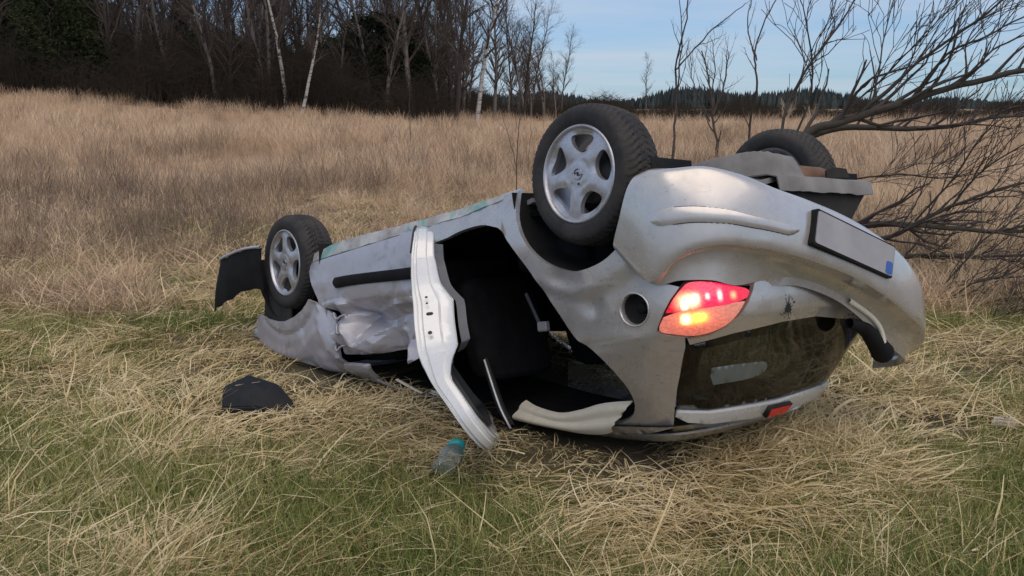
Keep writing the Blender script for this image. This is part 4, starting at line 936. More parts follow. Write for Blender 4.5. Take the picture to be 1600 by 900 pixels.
def bare_tree(seed, H, r0, nb=22, lean=(0, 0), lo=.25, spread=.30, twig=5, dense=1.0, crook=.05):
    g = np.random.default_rng(seed)
    tr = limb(g, (0, 0, -.2), (lean[0], lean[1], 1), H, r0, r0 * .15, 12, crook, .25)
    b1 = sprout(g, tr, int(nb * dense), (H * spread * .55, H * spread), r0 * .45, (.5, .95), lo, .5, .12, 6)
    b2 = []; b3 = []
    for b in b1: b2 += sprout(g, b, 6, (H * spread * .22, H * spread * .5), .02, (.35, .8), .15, .35, .16, 5)
    for b in b2: b3 += sprout(g, b, twig, (H * .03, H * .085), .008, (.3, .8), .1, .2, .2, 4, taper=.5)
    for b in b1 + b2 + b3: b[1][:] = np.maximum(b[1], .005)
    return [tr], b1 + b2 + b3
def tree_proto(name, parts_mat, data):
    """data: (trunk polys, branch polys)"""
    out = []
    for nm, polys, m in zip(('trunk', 'crown'), data, parts_mat):
        V, F_ = tubes(polys); out.append(fastmesh(nm, V, F_, m, parent=False))
    return out
def plant(protos, name, loc, rz, sc, label, cat, group=None, tilt=(0, 0)):
    e = bpy.data.objects.new(name, None); e.location = loc; e.rotation_euler = (tilt[0], tilt[1], rz); e.scale = (sc,) * 3; COL.objects.link(e)
    for p in protos:
        c_ = p.copy(); c_.parent = e; COL.objects.link(c_)
    return tag(e, label, cat, group)
def gp(px, Y): x = (px - 800) / 1444.4 * Y; return (x, Y, float(gz(x, Y)))
# bare saplings of the wood edge
proto_bare = [tree_proto('t', (BARK_DARK if k % 2 else BARK_GREY, TWIG), bare_tree(100 + k, 10 + k, .13 + .02 * (k % 3), 26, (.05 * (k - 2), 0), .12 + .05 * (k % 3), .26 + .03 * (k % 2), 5)) for k in range(5)]
proto_birch = [tree_proto('t', (BIRCH, TWIG), bare_tree(200 + k, 11, .15, 20, ((-.10, .16, .0)[k], 0), .35, .22, 5, crook=.06)) for k in range(3)]
proto_thin = [tree_proto('t', (BARK_GREY, TWIG), bare_tree(300 + k, 9, .10, 20, (0, 0), .2, .2, 4)) for k in range(2)]
gw = np.random.default_rng(11)
LBK = ['short grey-barked bare tree with low branches in the wood', 'dark-barked bare tree of middling height in the wood', 'grey-barked bare tree with high branches in the wood', 'dark-barked bare tree leaning slightly in the wood', 'tallest kind of grey-barked bare tree leaning in the wood']
GBK = ['short grey bare trees', 'dark middling bare trees', 'grey high-branched bare trees', 'dark leaning bare trees', 'tall grey leaning bare trees']
k = 0
for i in range(140):
    px = gw.uniform(-120, 690); Y = gw.uniform(58, 92)
    if 430 < px < 500 and Y < 66: Y += 12
    plant(proto_bare[k % 5], 'bare_tree', gp(px, Y), gw.uniform(0, 6.28), gw.uniform(.8, 1.25), LBK[k % 5], 'tree', GBK[k % 5]); k += 1
for i in range(26):
    px = gw.uniform(680, 880); Y = gw.uniform(70, 110)
    plant(proto_bare[k % 5], 'bare_tree', gp(px, Y), gw.uniform(0, 6.28), gw.uniform(.8, 1.2) * float(np.interp(px, [680, 780, 880], [1.1, .95, .55])), 'feathery bare tree at the thinning end of the wood', 'tree', 'bare trees at the end of the wood'); k += 1
plant(proto_birch[0], 'birch_tree', gp(456, 57), 0.0, 1.0, 'white birch trunk leaning away from its neighbouring birch', 'tree')
plant(proto_birch[1], 'birch_tree', gp(474, 55), 0.2, .8, 'white forked birch leaning towards the dark evergreen bush', 'tree')
plant(proto_birch[2], 'birch_tree', gp(745, 60), 1.0, 1.15, 'tall straight pale birch at the end of the wood', 'tree')
plant(proto_bare[1], 'bare_tree', gp(712, 60), 2.0, 1.2, 'tall dark bare tree beside the straight pale birch', 'tree')
plant(proto_bare[2], 'bare_tree', gp(645, 60), .6, 1.2, 'tall grey bare tree rising from the dark evergreen bush', 'tree')
plant(proto_thin[0], 'bare_tree', gp(1006, 115), 0, .82, 'slender solitary bare tree far out on the field', 'tree')
plant(proto_thin[1], 'bare_tree', gp(850, 80), 0, .75, 'thin bare tree standing clear of the wood', 'tree')
# evergreens: limbs with many small needle sprays
def evergreen(seed, H, Rb, nl=1500, trunk_r=.18, bushy=.0, per=9):
    g = np.random.default_rng(seed)
    tr = [limb(g, (0, 0, -.2), (0, 0, 1), H * .97, trunk_r, .02, 8, .02, .1)]
    t = g.random(nl) ** .8; h = H * (bushy + (1 - bushy) * 0) * 0 + H * (.04 + .96 * t)
    prof_ = (1 - t) ** .8 if bushy == 0 else np.sqrt(np.clip(1 - (2 * t - .85) ** 2 * .55, .05, 1))
    a = g.uniform(0, 2 * math.pi, nl); lobes = 1 + .22 * np.sin(a * 3 + seed) + .18 * np.sin(a * 5 + t * 9)
    rad = Rb * prof_ * lobes * np.sqrt(g.uniform(.15, 1, nl))
    c = np.c_[rad * np.cos(a), rad * np.sin(a), h]
    Vs = []; 
    d = np.c_[np.cos(a), np.sin(a), g.uniform(-.5, .5, nl)]
    for j in range(per):
        dd = d + g.normal(0, .6, (nl, 3)); dd /= np.linalg.norm(dd, axis=1, keepdims=True); L = g.uniform(.16, .42, (nl, 1)); s = np.cross(dd, g.normal(size=(nl, 3))); s /= np.linalg.norm(s, axis=1, keepdims=True); w_ = g.uniform(.03, .07, (nl, 1))
        b = c + g.normal(0, .14, (nl, 3))
        Vs.append(np.stack([b - s * w_, b + s * w_, b + dd * L], 1))
    V = np.concatenate(Vs).reshape(-1, 3); return tr, V
def ever_proto(*a, **k):
    tr, V = evergreen(*a, **k); v, f = tubes(tr); F_ = np.arange(len(V)).reshape(-1, 3)
    return [fastmesh('trunk', v, f, BARK_DARK, parent=False), fastmesh('crown', V, F_, NEEDLE, parent=False, smooth=False)]
ev = [ever_proto(1, 9, 2.6, 2600), ever_proto(2, 7, 3.2, 2800, bushy=.5), ever_proto(3, 11, 2.4, 2600)]
for i, px in enumerate((-70, -15, 40, 85, 120, 150, 60, 10, 100, 30)):
    plant(ev[(0, 1, 2)[i % 3]], 'evergreen_tree', gp(px, 60 + 3 * (i % 4)), i, 1.0 if i % 3 != 1 else .85, 'dark evergreen tree in the dense clump of the wood', 'tree', 'evergreen trees of the dense clump')
for i, (px, Y, s) in enumerate(((255, 78, .8), (345, 82, .85), (300, 88, .9), (200, 84, .9), (400, 90, .85), (440, 84, .75), (500, 88, .8), (150, 92, 1.0))):
    plant(ev[i % 3], 'evergreen_tree', gp(px, Y), i * 2, s, 'dark evergreen tree half hidden behind bare trunks', 'tree', 'evergreen trees behind bare trunks')
plant(ev[1], 'evergreen_tree', gp(612, 64), 1.2, .98, 'broad dark evergreen bush at the edge of the wood', 'tree')
plant(ev[1], 'evergreen_tree', gp(565, 67), 3.2, .80, 'rounded dark evergreen between the birches and the broad bush', 'tree')
# undergrowth: dense twigs, one mass
def brushmass(name, xs_, Ys, hs, nper, seed, mat, label):
    g = np.random.default_rng(seed); Vs = []
    n_ = nper; px = g.uniform(xs_[0], xs_[1], n_); Y = g.uniform(Ys[0], Ys[1], n_); x = (px - 800) / 1444.4 * Y; z = gz(x, Y); hv = np.interp(px, *hs) * g.uniform(.35, 1.0, n_) * (.75 + .35 * np.sin(px * .045) * np.sin(px * .017 + 1))
    base = np.c_[x, Y, z]; d = np.c_[g.normal(0, .28, n_), g.normal(0, .28, n_), np.ones(n_)]; tip = base + d * hv[:, None]; s = np.c_[g.uniform(.012, .035, n_), np.zeros(n_), np.zeros(n_)]
    Vs = [np.stack([base - s, base + s, tip], 1)]
    for j in range(4):
        f = g.uniform(.25, .95, (n_, 1)); b = base + (tip - base) * f; dd = np.c_[g.normal(0, .6, n_), g.normal(0, .4, n_), g.uniform(.1, .9, n_)]; t2 = b + dd * (hv[:, None] * .38); s2 = np.c_[np.zeros(n_), np.zeros(n_), g.uniform(.010, .024, n_)]
        Vs.append(np.stack([b - s2, b + s2, t2], 1))
    V = np.concatenate(Vs).reshape(-1, 3); o = fastmesh(name, V, np.arange(len(V)).reshape(-1, 3), mat, smooth=False); return tag(o, label, 'undergrowth', kind='stuff')
brushmass('undergrowth', (-150, 700), (56, 86), ([-150, 160, 300, 520, 640, 700], [5.2, 4.8, 5.2, 5.4, 4.6, 2.6]), 30000, 5, BRUSHM, 'dense dark leafless undergrowth along the foot of the wood')
brushmass('scrub', (680, 1700), (85, 150), ([680, 760, 880, 1000, 1200, 1700], [3.0, 4.2, 3.2, 2.6, 2.5, 2.8]), 15000, 6, BRUSHM, 'brown leafless scrub along the far edge of the field')
# far wood on the horizon
def farwood(seed, n_=3600):
    g = np.random.default_rng(seed); px = np.sort(g.uniform(600, 1900, n_)); Y = g.uniform(420, 560, n_); x = (px - 800) / 1444.4 * Y
    h = (9 + 3.0 * np.sin(px * .011 + 1) + 2.2 * np.sin(px * .031)) * g.uniform(.6, 1.0, n_) * np.interp(px, [600, 1000, 1300, 1900], [1.25, 1.05, .8, .8]); Vs = []
    for k in range(6):
        a = k * math.pi / 3; a2 = a + math.pi / 3; r_ = g.uniform(.9, 1.9, n_)
        for (f0, f1, m) in ((.0, .70, 1.2), (.25, 1.0, .95)):
            b0 = np.c_[x + r_ * m * np.cos(a), Y + r_ * m * np.sin(a), h * f0 - .5]; b1 = np.c_[x + r_ * m * np.cos(a2), Y + r_ * m * np.sin(a2), h * f0 - .5 + g.uniform(0, .5, n_)]; t_ = np.c_[x, Y, h * f1]
            Vs.append(np.stack([b0, b1, t_], 1))
    V = np.concatenate(Vs).reshape(-1, 3); o = fastmesh('far_wood', V, np.arange(len(V)).reshape(-1, 3), FARWOOD, smooth=False)
    tag(o, 'distant dark conifer wood along the horizon', 'wood', kind='stuff')
farwood(4)
# pale dry shrubs far out
def shrub(name, loc, seed, H, n_, r0, mat, label, spread=.5, group=None):
    g = np.random.default_rng(seed); st = []; tw = []
    for i in range(n_):
        a = g.uniform(0, 6.28); s_ = limb(g, (.05 * math.cos(a), .05 * math.sin(a), -.05), (spread * math.cos(a) * g.random(), spread * math.sin(a) * g.random(), 1), H * g.uniform(.6, 1), r0, r0 * .3, 7, .10, .25); st.append(s_)
        b = sprout(g, s_, 9, (H * .15, H * .38), r0 * .5, (.3, .75), .25, .5, .14, 5); tw += b
        for q in b: tw += sprout(g, q, 4, (H * .06, H * .16), r0 * .3, (.3, .7), .2, .3, .18, 4)
    e = empty(name, loc)
    V, F_ = tubes(st); fastmesh('stems', V, F_, mat, e); V, F_ = tubes(tw, 3); fastmesh('twigs', V, F_, mat, e)
    return tag(e, label, 'shrub', group)
PALESHRUB = simple('pale_dry_shrub', (.38, .31, .23), .95, var=.3, scale=2)
for i, (px, Y, h) in enumerate(((932, 60, 1.6), (1218, 75, 2.4), (1262, 78, 2.0))):
    shrub('pale_shrub', gp(px, Y), 50 + i, h, 7, .03, PALESHRUB, ('pale dry shrub seen above the raised rear wheel', 'taller pale dry shrub far out between the saplings', 'lower pale dry shrub far out behind the leaning branches')[i], .7)
# saplings between the car and the field
def sapling(px, Y, limbs, seed, label, k2=7, tw=.35, mat=TWIG, name='sapling'):
    """limbs: list of ([(px, py), ...], r0) read as a plan of the stems at distance Y"""
    x0, y0, z0 = gp(limbs[0][0][0][0], Y); g = np.random.default_rng(seed); st = []; t2 = []
    a = R(11.162)
    for pts, r0 in limbs:
        P = []
        for (ppx, ppy) in pts:
            v = np.array([(ppx - 800) / 1444.4, math.cos(a) + (ppy - 450) / 1444.4 * -math.sin(a), -math.sin(a) - (ppy - 450) / 1444.4 * math.cos(a)]); t_ = Y / v[1]; w_ = v * t_ + np.array([0, 0, CAMH]); P.append(w_ + np.array([0, g.normal(0, .04 * Y / 8), 0]) - np.array([x0, y0, z0]))
        P = crom(P, 5); P[1:-1] += g.normal(0, .004 * Y / 8, (len(P) - 2, 3)); r_ = np.linspace(r0, r0 * .35, len(P)); st.append((P, r_))
        b = sprout(g, (P, r_), k2, (tw * .5, tw * 1.3), r0 * .45, (.35, .8), .15, .45, .16, 5); t2 += b
        for q in b: t2 += sprout(g, q, 3, (tw * .2, tw * .5), r0 * .25, (.3, .8), .2, .3, .2, 4)
    e = empty(name, (x0, y0, z0)); V, F_ = tubes(st); fastmesh('stems', V, F_, mat, e); V, F_ = tubes(t2, 3); fastmesh('twigs', V, F_, mat, e)
    return tag(e, label, 'sapling')
sapling(1053, 12, [([(1040, 300), (1050, 250), (1058, 160), (1056, 95), (1070, 30), (1078, -30)], .020), ([(1056, 110), (1085, 75), (1120, 40), (1165, 5)], .013), ([(1060, 150), (1062, 60), (1060, -20)], .012)], 61, 'thin forked sapling stems rising beside the rear wheel', 5, .4)
sapling(1112, 20, [([(1112, 330), (1117, 235), (1112, 180), (1108, 130), (1095, 80)], .035), ([(1112, 180), (1130, 130), (1140, 80)], .022), ([(1110, 190), (1085, 130), (1080, 90)], .018), ([(1111, 160), (1118, 110), (1112, 62)], .018)], 62, 'bushy bare sapling with a rounded crown out on the field', 12, .8)
sapling(1178, 10, [([(1172, 300), (1176, 195), (1180, 130), (1178, 85), (1195, 40), (1218, -10)], .017), ([(1178, 95), (1170, 40), (1175, -10)], .010)], 63, 'single slim sapling stem between the two rear wheels', 5, .3)
sapling(808, 11, [([(806, 330), (808, 240), (812, 170), (818, 120)], .008), ([(807, 260), (790, 200), (778, 165)], .005)], 64, 'thin dark sapling just beyond the raised sill', 4, .25)
sapling(640, 22, [([(640, 300), (641, 220), (638, 150), (640, 90)], .010)], 65, 'lone upright dead stalk in the middle of the field', 6, .25)
# tree leaning out behind the car, its limbs spreading low over the grass
def P3(px, py, Y):
    a = R(11.162); v = np.array([(px - 800) / 1444.4, math.cos(a) - (py - 450) / 1444.4 * math.sin(a), -math.sin(a) - (py - 450) / 1444.4 * math.cos(a)]); return v * (Y / v[1]) + np.array([0, 0, CAMH])
LIMBS = [([(1150, 470, 7.6), (1205, 300, 7.6), (1258, 212, 7.5), (1330, 185, 7.4), (1420, 158, 7.3), (1510, 132, 7.2), (1620, 108, 7.0), (1760, 80, 6.9)], .044, 'a'),
 ([(1258, 214, 7.5), (1320, 200, 7.7), (1400, 204, 7.9), (1480, 204, 8.0), (1540, 190, 8.1), (1680, 182, 8.2)], .030, 'a'),
 ([(1160, 470, 7.7), (1280, 370, 7.9), (1370, 348, 8.0), (1480, 352, 8.0), (1580, 358, 8.1), (1720, 352, 8.2)], .036, 'b'),
 ([(1300, 362, 7.9), (1380, 372, 7.6), (1460, 335, 7.4), (1540, 300, 7.2), (1660, 270, 7.0)], .022, 'b'),
 ([(1330, 420, 7.7), (1430, 400, 7.6), (1520, 402, 7.4), (1640, 396, 7.2)], .024, 'b'),
 ([(1340, 500, 7.0), (1440, 480, 6.9), (1530, 470, 6.8), (1650, 455, 6.6)], .022, 'b'),
 ([(1400, 540, 6.6), (1480, 520, 6.5), (1560, 540, 6.4), (1680, 560, 6.2)], .020, 'b'),
 ([(1410, 530, 6.6), (1500, 505, 6.7), (1590, 490, 6.8), (1700, 470, 6.8)], .016, 'b'),
 ([(1215, 280, 7.6), (1230, 175, 7.7), (1270, 100, 7.8), (1320, 30, 7.9), (1360, -40, 8.0)], .016, 'u'),
 ([(1222, 250, 7.6), (1262, 160, 7.5), (1265, 95, 7.4), (1255, 40, 7.3), (1245, -10, 7.3)], .012, 'u'),
 ([(1340, 182, 7.4), (1400, 130, 7.4), (1460, 80, 7.3), (1530, 30, 7.2), (1600, -30, 7.1)], .018, 'u'),
 ([(1420, 158, 7.3), (1480, 90, 7.2), (1540, 60, 7.1), (1620, 20, 7.0)], .014, 'u'),
 ([(1360, 175, 7.4), (1375, 110, 7.5), (1385, 50, 7.6), (1400, -20, 7.7)], .010, 'u'),
 ([(1300, 198, 7.45), (1350, 150, 7.3), (1400, 100, 7.2), (1440, 60, 7.1), (1500, 0, 7.0)], .012, 'u'),
 ([(1500, 135, 7.2), (1550, 80, 7.1), (1620, 50, 7.0)], .012, 'u'),
 ([(1430, 345, 7.6), (1490, 280, 7.4), (1530, 220, 7.3), (1580, 170, 7.2)], .012, 'u'),
 ([(1480, 330, 7.4), (1540, 270, 7.2), (1620, 220, 7.0)], .012, 'u'),
 ([(1400, 370, 7.6), (1440, 300, 7.6), (1460, 250, 7.6), (1500, 190, 7.6)], .008, 'u'),
 ([(1260, 290, 7.8), (1320, 282, 7.9), (1400, 276, 8.0), (1480, 282, 8.1), (1600, 260, 8.2)], .010, 'b'),
 ([(1440, 480, 6.9), (1500, 420, 6.8), (1550, 370, 6.7), (1610, 330, 6.6)], .010, 'u'),
 ([(1420, 450, 7.3), (1490, 440, 7.2), (1560, 430, 7.1), (1680, 425, 7.0)], .014, 'b'), ([(1450, 560, 6.2), (1530, 530, 6.2), (1600, 515, 6.2), (1700, 500, 6.2)], .012, 'b'), ([(1450, 505, 6.7), (1510, 450, 6.6), (1580, 430, 6.5), (1660, 390, 6.4)], .010, 'u')]
g = np.random.default_rng(77); st, tw = [], []; LW = P3(1150, 470, 7.6) * np.array([1, 1, 0])
for pts, r0, kd in LIMBS:
    P = crom([P3(*q) - LW for q in pts], 6); P[1:] += np.cumsum(g.normal(0, .006, (len(P) - 1, 3)), 0) * .6; r_ = np.linspace(r0, r0 * .35, len(P)); st.append((P, r_))
    bias = {'a': (.35, -.1, .75), 'b': (.45, -.2, .35), 'u': (.22, -.05, .55)}[kd]; L = np.linalg.norm(np.diff(P, axis=0), axis=1).sum()
    b = sprout(g, (P, r_), int(4 + L * (5.5 if kd != 'u' else 6)), (.28, .95), r0 * .45, (.3, .95), .22, .25, .2, 6, bias); tw += b
    for q in b:
        c2 = sprout(g, q, 4, (.12, .42), .005, (.3, .75), .2, .3, .16, 5, tuple(np.array(bias) * .5)); tw += c2
        if kd == 'b':
            for q2 in c2[::2]: tw += sprout(g, q2, 2, (.06, .22), .003, (.3, .8), .2, .2, .2, 4)
for q in tw: q[1][:] = np.maximum(q[1], .0027)
lw = empty('leaning_tree', tuple(LW)); tag(lw, 'bare tree leaning low over the grass behind the car', 'tree')
V, F_ = tubes(st, 8); fastmesh('trunk', V, F_, BARK_WILLOW, lw); V, F_ = tubes(tw, 4); fastmesh('crown', V, F_, TWIG, lw)

# ------------------------------------------------------------------ grass
def blade_mesh(name, n_, Lr, wr, lean, curl, rad, seed, mat, seg=4, head=0.0, lift=.0, zmax=None):
    g = np.random.default_rng(seed); a = g.uniform(0, 2 * math.pi, n_); rr = rad * np.sqrt(g.random(n_)); base = np.c_[rr * np.cos(a), rr * np.sin(a), np.full(n_, -.01)]
    az = g.uniform(0, 2 * math.pi, n_); L = g.uniform(*Lr, n_); w_ = g.uniform(*wr, n_); th = g.uniform(*lean, n_); cu = g.uniform(*curl, n_); tw_ = g.normal(0, .5, n_)
    pts = [base]; ang = th.copy(); az_ = az.copy(); cz = base[:, 2]
    for s in range(seg):
        d = np.c_[np.sin(ang) * np.cos(az_), np.sin(ang) * np.sin(az_), np.cos(ang)]; p = pts[-1] + d * (L / seg)[:, None]; p[:, 2] = np.maximum(p[:, 2], .006 + .01 * g.random(n_)); pts.append(p); ang = ang + cu / seg; az_ = az_ + tw_ / seg
    side = np.c_[-np.sin(az), np.cos(az), np.zeros(n_)] * .9 + np.c_[np.zeros(n_), np.zeros(n_), g.normal(0, .35, n_)]
    Vs = []
    for s, p in enumerate(pts):
        k = (1 - .75 * (s / seg) ** 1.5); k = k + (head * (s == seg - 1)); Vs += [p - side * (w_ * k * .5)[:, None], p + side * (w_ * k * .5)[:, None]]
    V = np.stack(Vs, 1); m = 2 * (seg + 1); o = (np.arange(n_) * m)[:, None, None]
    q = np.array([[2 * s, 2 * s + 1, 2 * s + 3, 2 * s + 2] for s in range(seg)])[None] + o
    return fastmesh(name, V.reshape(-1, 3), q.reshape(-1, 4), mat, parent=False, smooth=True)
def gn_scatter(name, P, rz, tilt, sc, ix, protos, label, cat):
    c_ = bpy.data.collections.new(name + '_kinds')
    for i, p in enumerate(protos): p.name = '%s_kind_%02d' % (name, i); c_.objects.link(p)
    me = bpy.data.meshes.new(name); me.vertices.add(len(P)); me.vertices.foreach_set('co', np.asarray(P, np.float32).ravel())
    for nm, ty, dat in (('rot', 'FLOAT_VECTOR', np.c_[tilt, rz]), ('scl', 'FLOAT', sc), ('idx', 'INT', ix)):
        at = me.attributes.new(nm, ty, 'POINT'); at.data.foreach_set('vector' if ty == 'FLOAT_VECTOR' else 'value', np.asarray(dat, np.int32 if ty == 'INT' else np.float32).ravel())
    me.update(); o = link(bpy.data.objects.new(name, me))
    t_ = bpy.data.node_groups.new(name, 'GeometryNodeTree'); t_.interface.new_socket('Geometry', in_out='INPUT', socket_type='NodeSocketGeometry'); t_.interface.new_socket('Geometry', in_out='OUTPUT', socket_type='NodeSocketGeometry')
    N_ = t_.nodes.new; gi, go = N_('NodeGroupInput'), N_('NodeGroupOutput'); ip = N_('GeometryNodeInstanceOnPoints'); ci = N_('GeometryNodeCollectionInfo'); ci.inputs['Collection'].default_value = c_; ci.inputs['Separate Children'].default_value = True; ci.inputs['Reset Children'].default_value = True
    m2 = N_('GeometryNodeMeshToPoints')
    def na(nm, dt):
        x = N_('GeometryNodeInputNamedAttribute'); x.data_type = dt; x.inputs['Name'].default_value = nm; return x.outputs['Attribute']
    er = N_('FunctionNodeEulerToRotation'); t_.links.new(na('rot', 'FLOAT_VECTOR'), er.inputs[0])
    ip.inputs['Pick Instance'].default_value = True
    t_.links.new(gi.outputs[0], m2.inputs[0]); t_.links.new(m2.outputs[0], ip.inputs['Points']); t_.links.new(ci.outputs[0], ip.inputs['Instance']); t_.links.new(na('idx', 'INT'), ip.inputs['Instance Index']); t_.links.new(er.outputs[0], ip.inputs['Rotation']); t_.links.new(na('scl', 'FLOAT'), ip.inputs['Scale']); t_.links.new(ip.outputs[0], go.inputs[0])
    md = o.modifiers.new('scatter', 'NODES'); md.node_group = t_
    return tag(o, label, cat, kind='stuff')
ggr = np.random.default_rng(21)
def fieldpts(n_, y0, y1, side=.62, pw=1.0, margin=1.0):
    u = ggr.random(n_) ** pw; Y = y0 * (y1 / y0) ** u; X = ggr.uniform(-1, 1, n_) * (side * Y + margin); return X, Y
nzf = np.vectorize(lambda x, y, s, o: noise.noise(Vector((x * s, y * s, o))))
CARHULL = np.array([(toworld(np.array(q)) + CAR_LOC)[:2] for q in ((-.25, -.55, 1.2), (1.3, -.55, 1.2), (2.0, -.70, .95), (2.8, -.70, .8), (2.9, .6, .8), (-.25, .6, 1.2))])
def incar(X, Y, grow=1.0):
    c = CARHULL.mean(0); return inpoly(np.c_[X, Y], c + (CARHULL - c) * grow)
def lay(name, X, Y, keep, sc, protos, label, cat, tilt=.15, dz=0.0):
    X, Y, sc = X[keep], Y[keep], sc[keep]; n_ = len(X); Z = gz(X, Y) + dz
    return gn_scatter(name, np.c_[X, Y, Z], ggr.uniform(0, 6.28, n_), ggr.normal(0, tilt, (n_, 2)), sc, ggr.integers(0, len(protos), n_), protos, label, cat)
gm = lambda X, Y: .9 * nzf(X, Y, .9, 11.0) + .7 * nzf(X, Y, 2.3, 7.0) + .42 * sstep(4.4, 2.9, Y) * sstep(-1.6, -.2, X) + .24 * sstep(4.6, 3, Y) + .30 * np.exp(-((X + 4.5) / 2.2) ** 2 - ((Y - 8.2) / 2.5) ** 2) + .02
def hull_d(X, Y):
    P = np.c_[X, Y]; d = np.full(len(P), 1e9)
    for A, B in zip(CARHULL, np.roll(CARHULL, -1, 0)):
        t = np.clip(((P - A) @ (B - A)) / ((B - A) @ (B - A)), 0, 1); d = np.minimum(d, np.linalg.norm(P - A - t[:, None] * (B - A), axis=1))
    return np.where(inpoly(P, CARHULL), 0, d)
def near_car(X, Y):
    d = hull_d(X, Y); k = np.interp(d, [0, .2, .5, .9], [.10, .16, .5, 1.0]); k = np.where((X > .75) & (Y < 4.3), np.maximum(k, .6), k)
    return k * np.where(np.hypot(X + 1.17, Y - 4.2) < .42, .45, 1) * np.where(np.hypot(X + .26, Y - 3.75) < .24, .45, 1)
# matted dead grass: every blade on its own, lodged along a swirling lie
X, Y = fieldpts(7600, 2.3, 17, .72); d = 1.2 * nzf(X, Y, 1.7, 4.0) - .75 * np.clip(gm(X, Y), -.3, .6)
xc = ((np.c_[X, Y] - TW[:2]) @ RW[:2, 1]); inner = lambda X, Y, a: incar(X, Y, a) & (((np.c_[X, Y] - np.array([.15, 4.85])) @ np.array([.745, .667])) < .22) & ~((X > .6) & ~incar(X, Y, .78))
keep = (~inner(X, Y, .92)) & (ggr.random(len(X)) < np.maximum(.74 + 1.0 * d  , .27)); X, Y = X[keep], Y[keep]
nb = 36; lie = 3.0 * nzf(X, Y, .45, 20.0) + 2.2 * nzf(X, Y, 1.4, 22.0) + ggr.normal(0, .5, len(X)); cs = ggr.uniform(.7, 1.25, len(X)); hgt = near_car(X, Y)
n_ = len(X) * nb; rep = lambda v: np.repeat(v, nb)
a = ggr.uniform(0, 6.283, n_); rr = .17 * np.sqrt(ggr.random(n_)); bx_, by_ = rep(X) + rr * np.cos(a), rep(Y) + rr * np.sin(a)
ok = ~inner(bx_, by_, .99)
az = rep(lie) + ggr.normal(0, .75, n_) + np.where(ggr.random(n_) < .22, ggr.uniform(-3, 3, n_), 0)
L = np.where(ggr.random(n_) < .7, ggr.uniform(.05, .19, n_), ggr.uniform(.16, .36, n_)) * rep(cs) * np.interp(rep(hgt), [.1, .6, 1], [.72, .9, 1.0]); w_ = np.exp(ggr.normal(math.log(.0044), .40, n_)) * np.interp(rep(Y), [2.5, 6, 14], [.85, 1.15, 1.9])
th = ggr.uniform(.9, 1.52, n_); th = np.where(rep(hgt) < .95, np.maximum(th, np.interp(rep(hgt), [.1, .5, .95], [1.46, 1.3, .9])), th); cu = ggr.uniform(-.2, 1.0, n_); tw_ = ggr.normal(0, .6, n_); rc = np.clip(.55 * ggr.random(n_) + .45 * rep(ggr.random(len(X))), 0, 1)
sel = np.where(ok)[0]; bx_, by_, az, L, w_, th, cu, tw_, rc = (v[sel] for v in (bx_, by_, az, L, w_, th, cu, tw_, rc)); n_ = len(sel)
gb = gz(bx_, by_) + .07 * np.clip(nzf(bx_, by_, 2.0, 15.0) + .1, 0, .5) * np.where(incar(bx_, by_, 1.3), .2, 1); pts = [np.c_[bx_, by_, gb + ggr.uniform(-.01, .03, n_)]]; ang, az_ = th.copy(), az.copy(); SG = 3
for s_ in range(SG):
    dd = np.c_[np.sin(ang) * np.cos(az_), np.sin(ang) * np.sin(az_), np.cos(ang)]; p_ = pts[-1] + dd * (L / SG)[:, None]; p_[:, 2] = np.maximum(p_[:, 2], gb + .012 + .03 * ggr.random(n_)); pts.append(p_); ang = ang + cu / SG; az_ = az_ + tw_ / SG
sd_ = np.c_[-np.sin(az), np.cos(az), ggr.normal(0, .4, n_)]; Vs = []
for s_, p_ in enumerate(pts): k_ = (w_ * (1 - .75 * (s_ / SG) ** 1.5) * .5)[:, None]; Vs += [p_ - sd_ * k_, p_ + sd_ * k_]
V = np.stack(Vs, 1).reshape(-1, 3); o_ = (np.arange(n_) * 2 * (SG + 1))[:, None, None]
q = (np.array([[2 * s_, 2 * s_ + 1, 2 * s_ + 3, 2 * s_ + 2] for s_ in range(SG)])[None] + o_).reshape(-1, 4)
o = fastmesh('dead_grass', V, q, STRAW); at = o.data.attributes.new('rnd', 'FLOAT', 'POINT'); at.data.foreach_set('value', np.repeat(rc, 2 * (SG + 1)).astype(np.float32))
tag(o, 'matted straw-coloured dead grass around the car', 'grass', kind='stuff')
green = [blade_mesh('s', 60, (.05, .15), (.0026, .0055), (.05, .75), (.1, .9), .15, 440 + i, GREEN, 4) for i in range(5)]
X, Y = fieldpts(11000, 2.3, 12, .72, 1.1); d = gm(X, Y)
keep = (~incar(X, Y, 1.08)) & (d > ggr.uniform(-.40, .45, len(X)))
lay('green_grass', X, Y, keep, ggr.uniform(.6, 1.25, len(X)) * near_car(X, Y), green, 'short green grass growing through the dead straw', 'grass', .15)
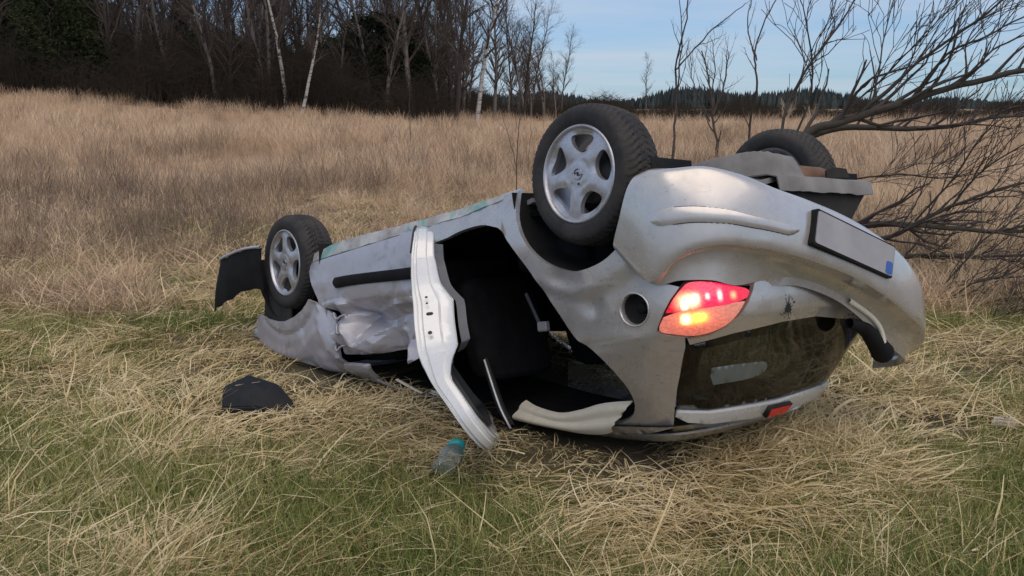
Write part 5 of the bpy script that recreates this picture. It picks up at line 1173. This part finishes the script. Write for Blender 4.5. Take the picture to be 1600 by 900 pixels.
tall = [blade_mesh('s', 44, (.35, .95), (.0032, .0070), (.0, .6), (.1, 1.2), .34, 460 + i, TALL, 4, head=.8) for i in range(5)]
X, Y = fieldpts(17000, 8.0, 75, .64, .80, 2); d = nzf(X, Y, .22, 2.0) + .7 * nzf(X, Y, .8, 3.0)
eff = Y + .42 * X; dens = sstep(8.5, 17, eff + 4.5 * d) * (.55 + .45 * sstep(-.35, .15, d)); h = .30 + .62 * sstep(9, 24, eff)
lay('tall_dry_grass', X, Y, (ggr.random(len(X)) < dens) & ~incar(X, Y, 1.05), ggr.uniform(.45, 1.1, len(X)) * h * (1 + .7 * np.clip(d, -.5, .5)) * np.interp(Y, [8, 25, 75], [.9, 1.0, 1.25]), tall, 'tall reddish dry grass covering the field', 'grass', .14)
tus = [blade_mesh('s', 90, (.16, .42), (.0035, .0075), (.3, 1.45), (.2, 1.4), .20, 500 + i, TALL, 4) for i in range(4)]
X, Y = fieldpts(2600, 6.5, 22, .66, 1.0, 1); d = nzf(X, Y, .5, 31.0)
lay('grass_tussocks', X, Y, (d > ggr.uniform(-.45, .25, len(X))) & ~incar(X, Y, 1.12), ggr.uniform(.6, 1.35, len(X)), tus, 'rough dry tussocks between the matted grass and the field', 'grass', .15)
weed = [blade_mesh('s', 12, (.4, 1.1), (.004, .008), (.0, .5), (.0, .7), .22, 480 + i, WEED, 4, head=.5) for i in range(5)]
X, Y = fieldpts(9000, 7.5, 40, .64, .9, 1); d = nzf(X, Y, .25, 9.0) + .5 * nzf(X, Y, .9, 5.0) + .55 * np.exp(-((X + 5.0) / 2.6) ** 2 - ((Y - 13.5) / 3.2) ** 2) + .3 * np.exp(-((X + 9) / 4) ** 2 - ((Y - 19) / 4) ** 2)
lay('dead_weeds', X, Y, (d > .0 + .24 * ggr.random(len(X))) & ~incar(X, Y, 1.1), ggr.uniform(.5, 1.1, len(X)) * np.interp(Y, [8, 13, 40], [.5, .75, 1.05]), weed, 'dark reddish dead weed stalks standing in patches of the field', 'weeds', .14)
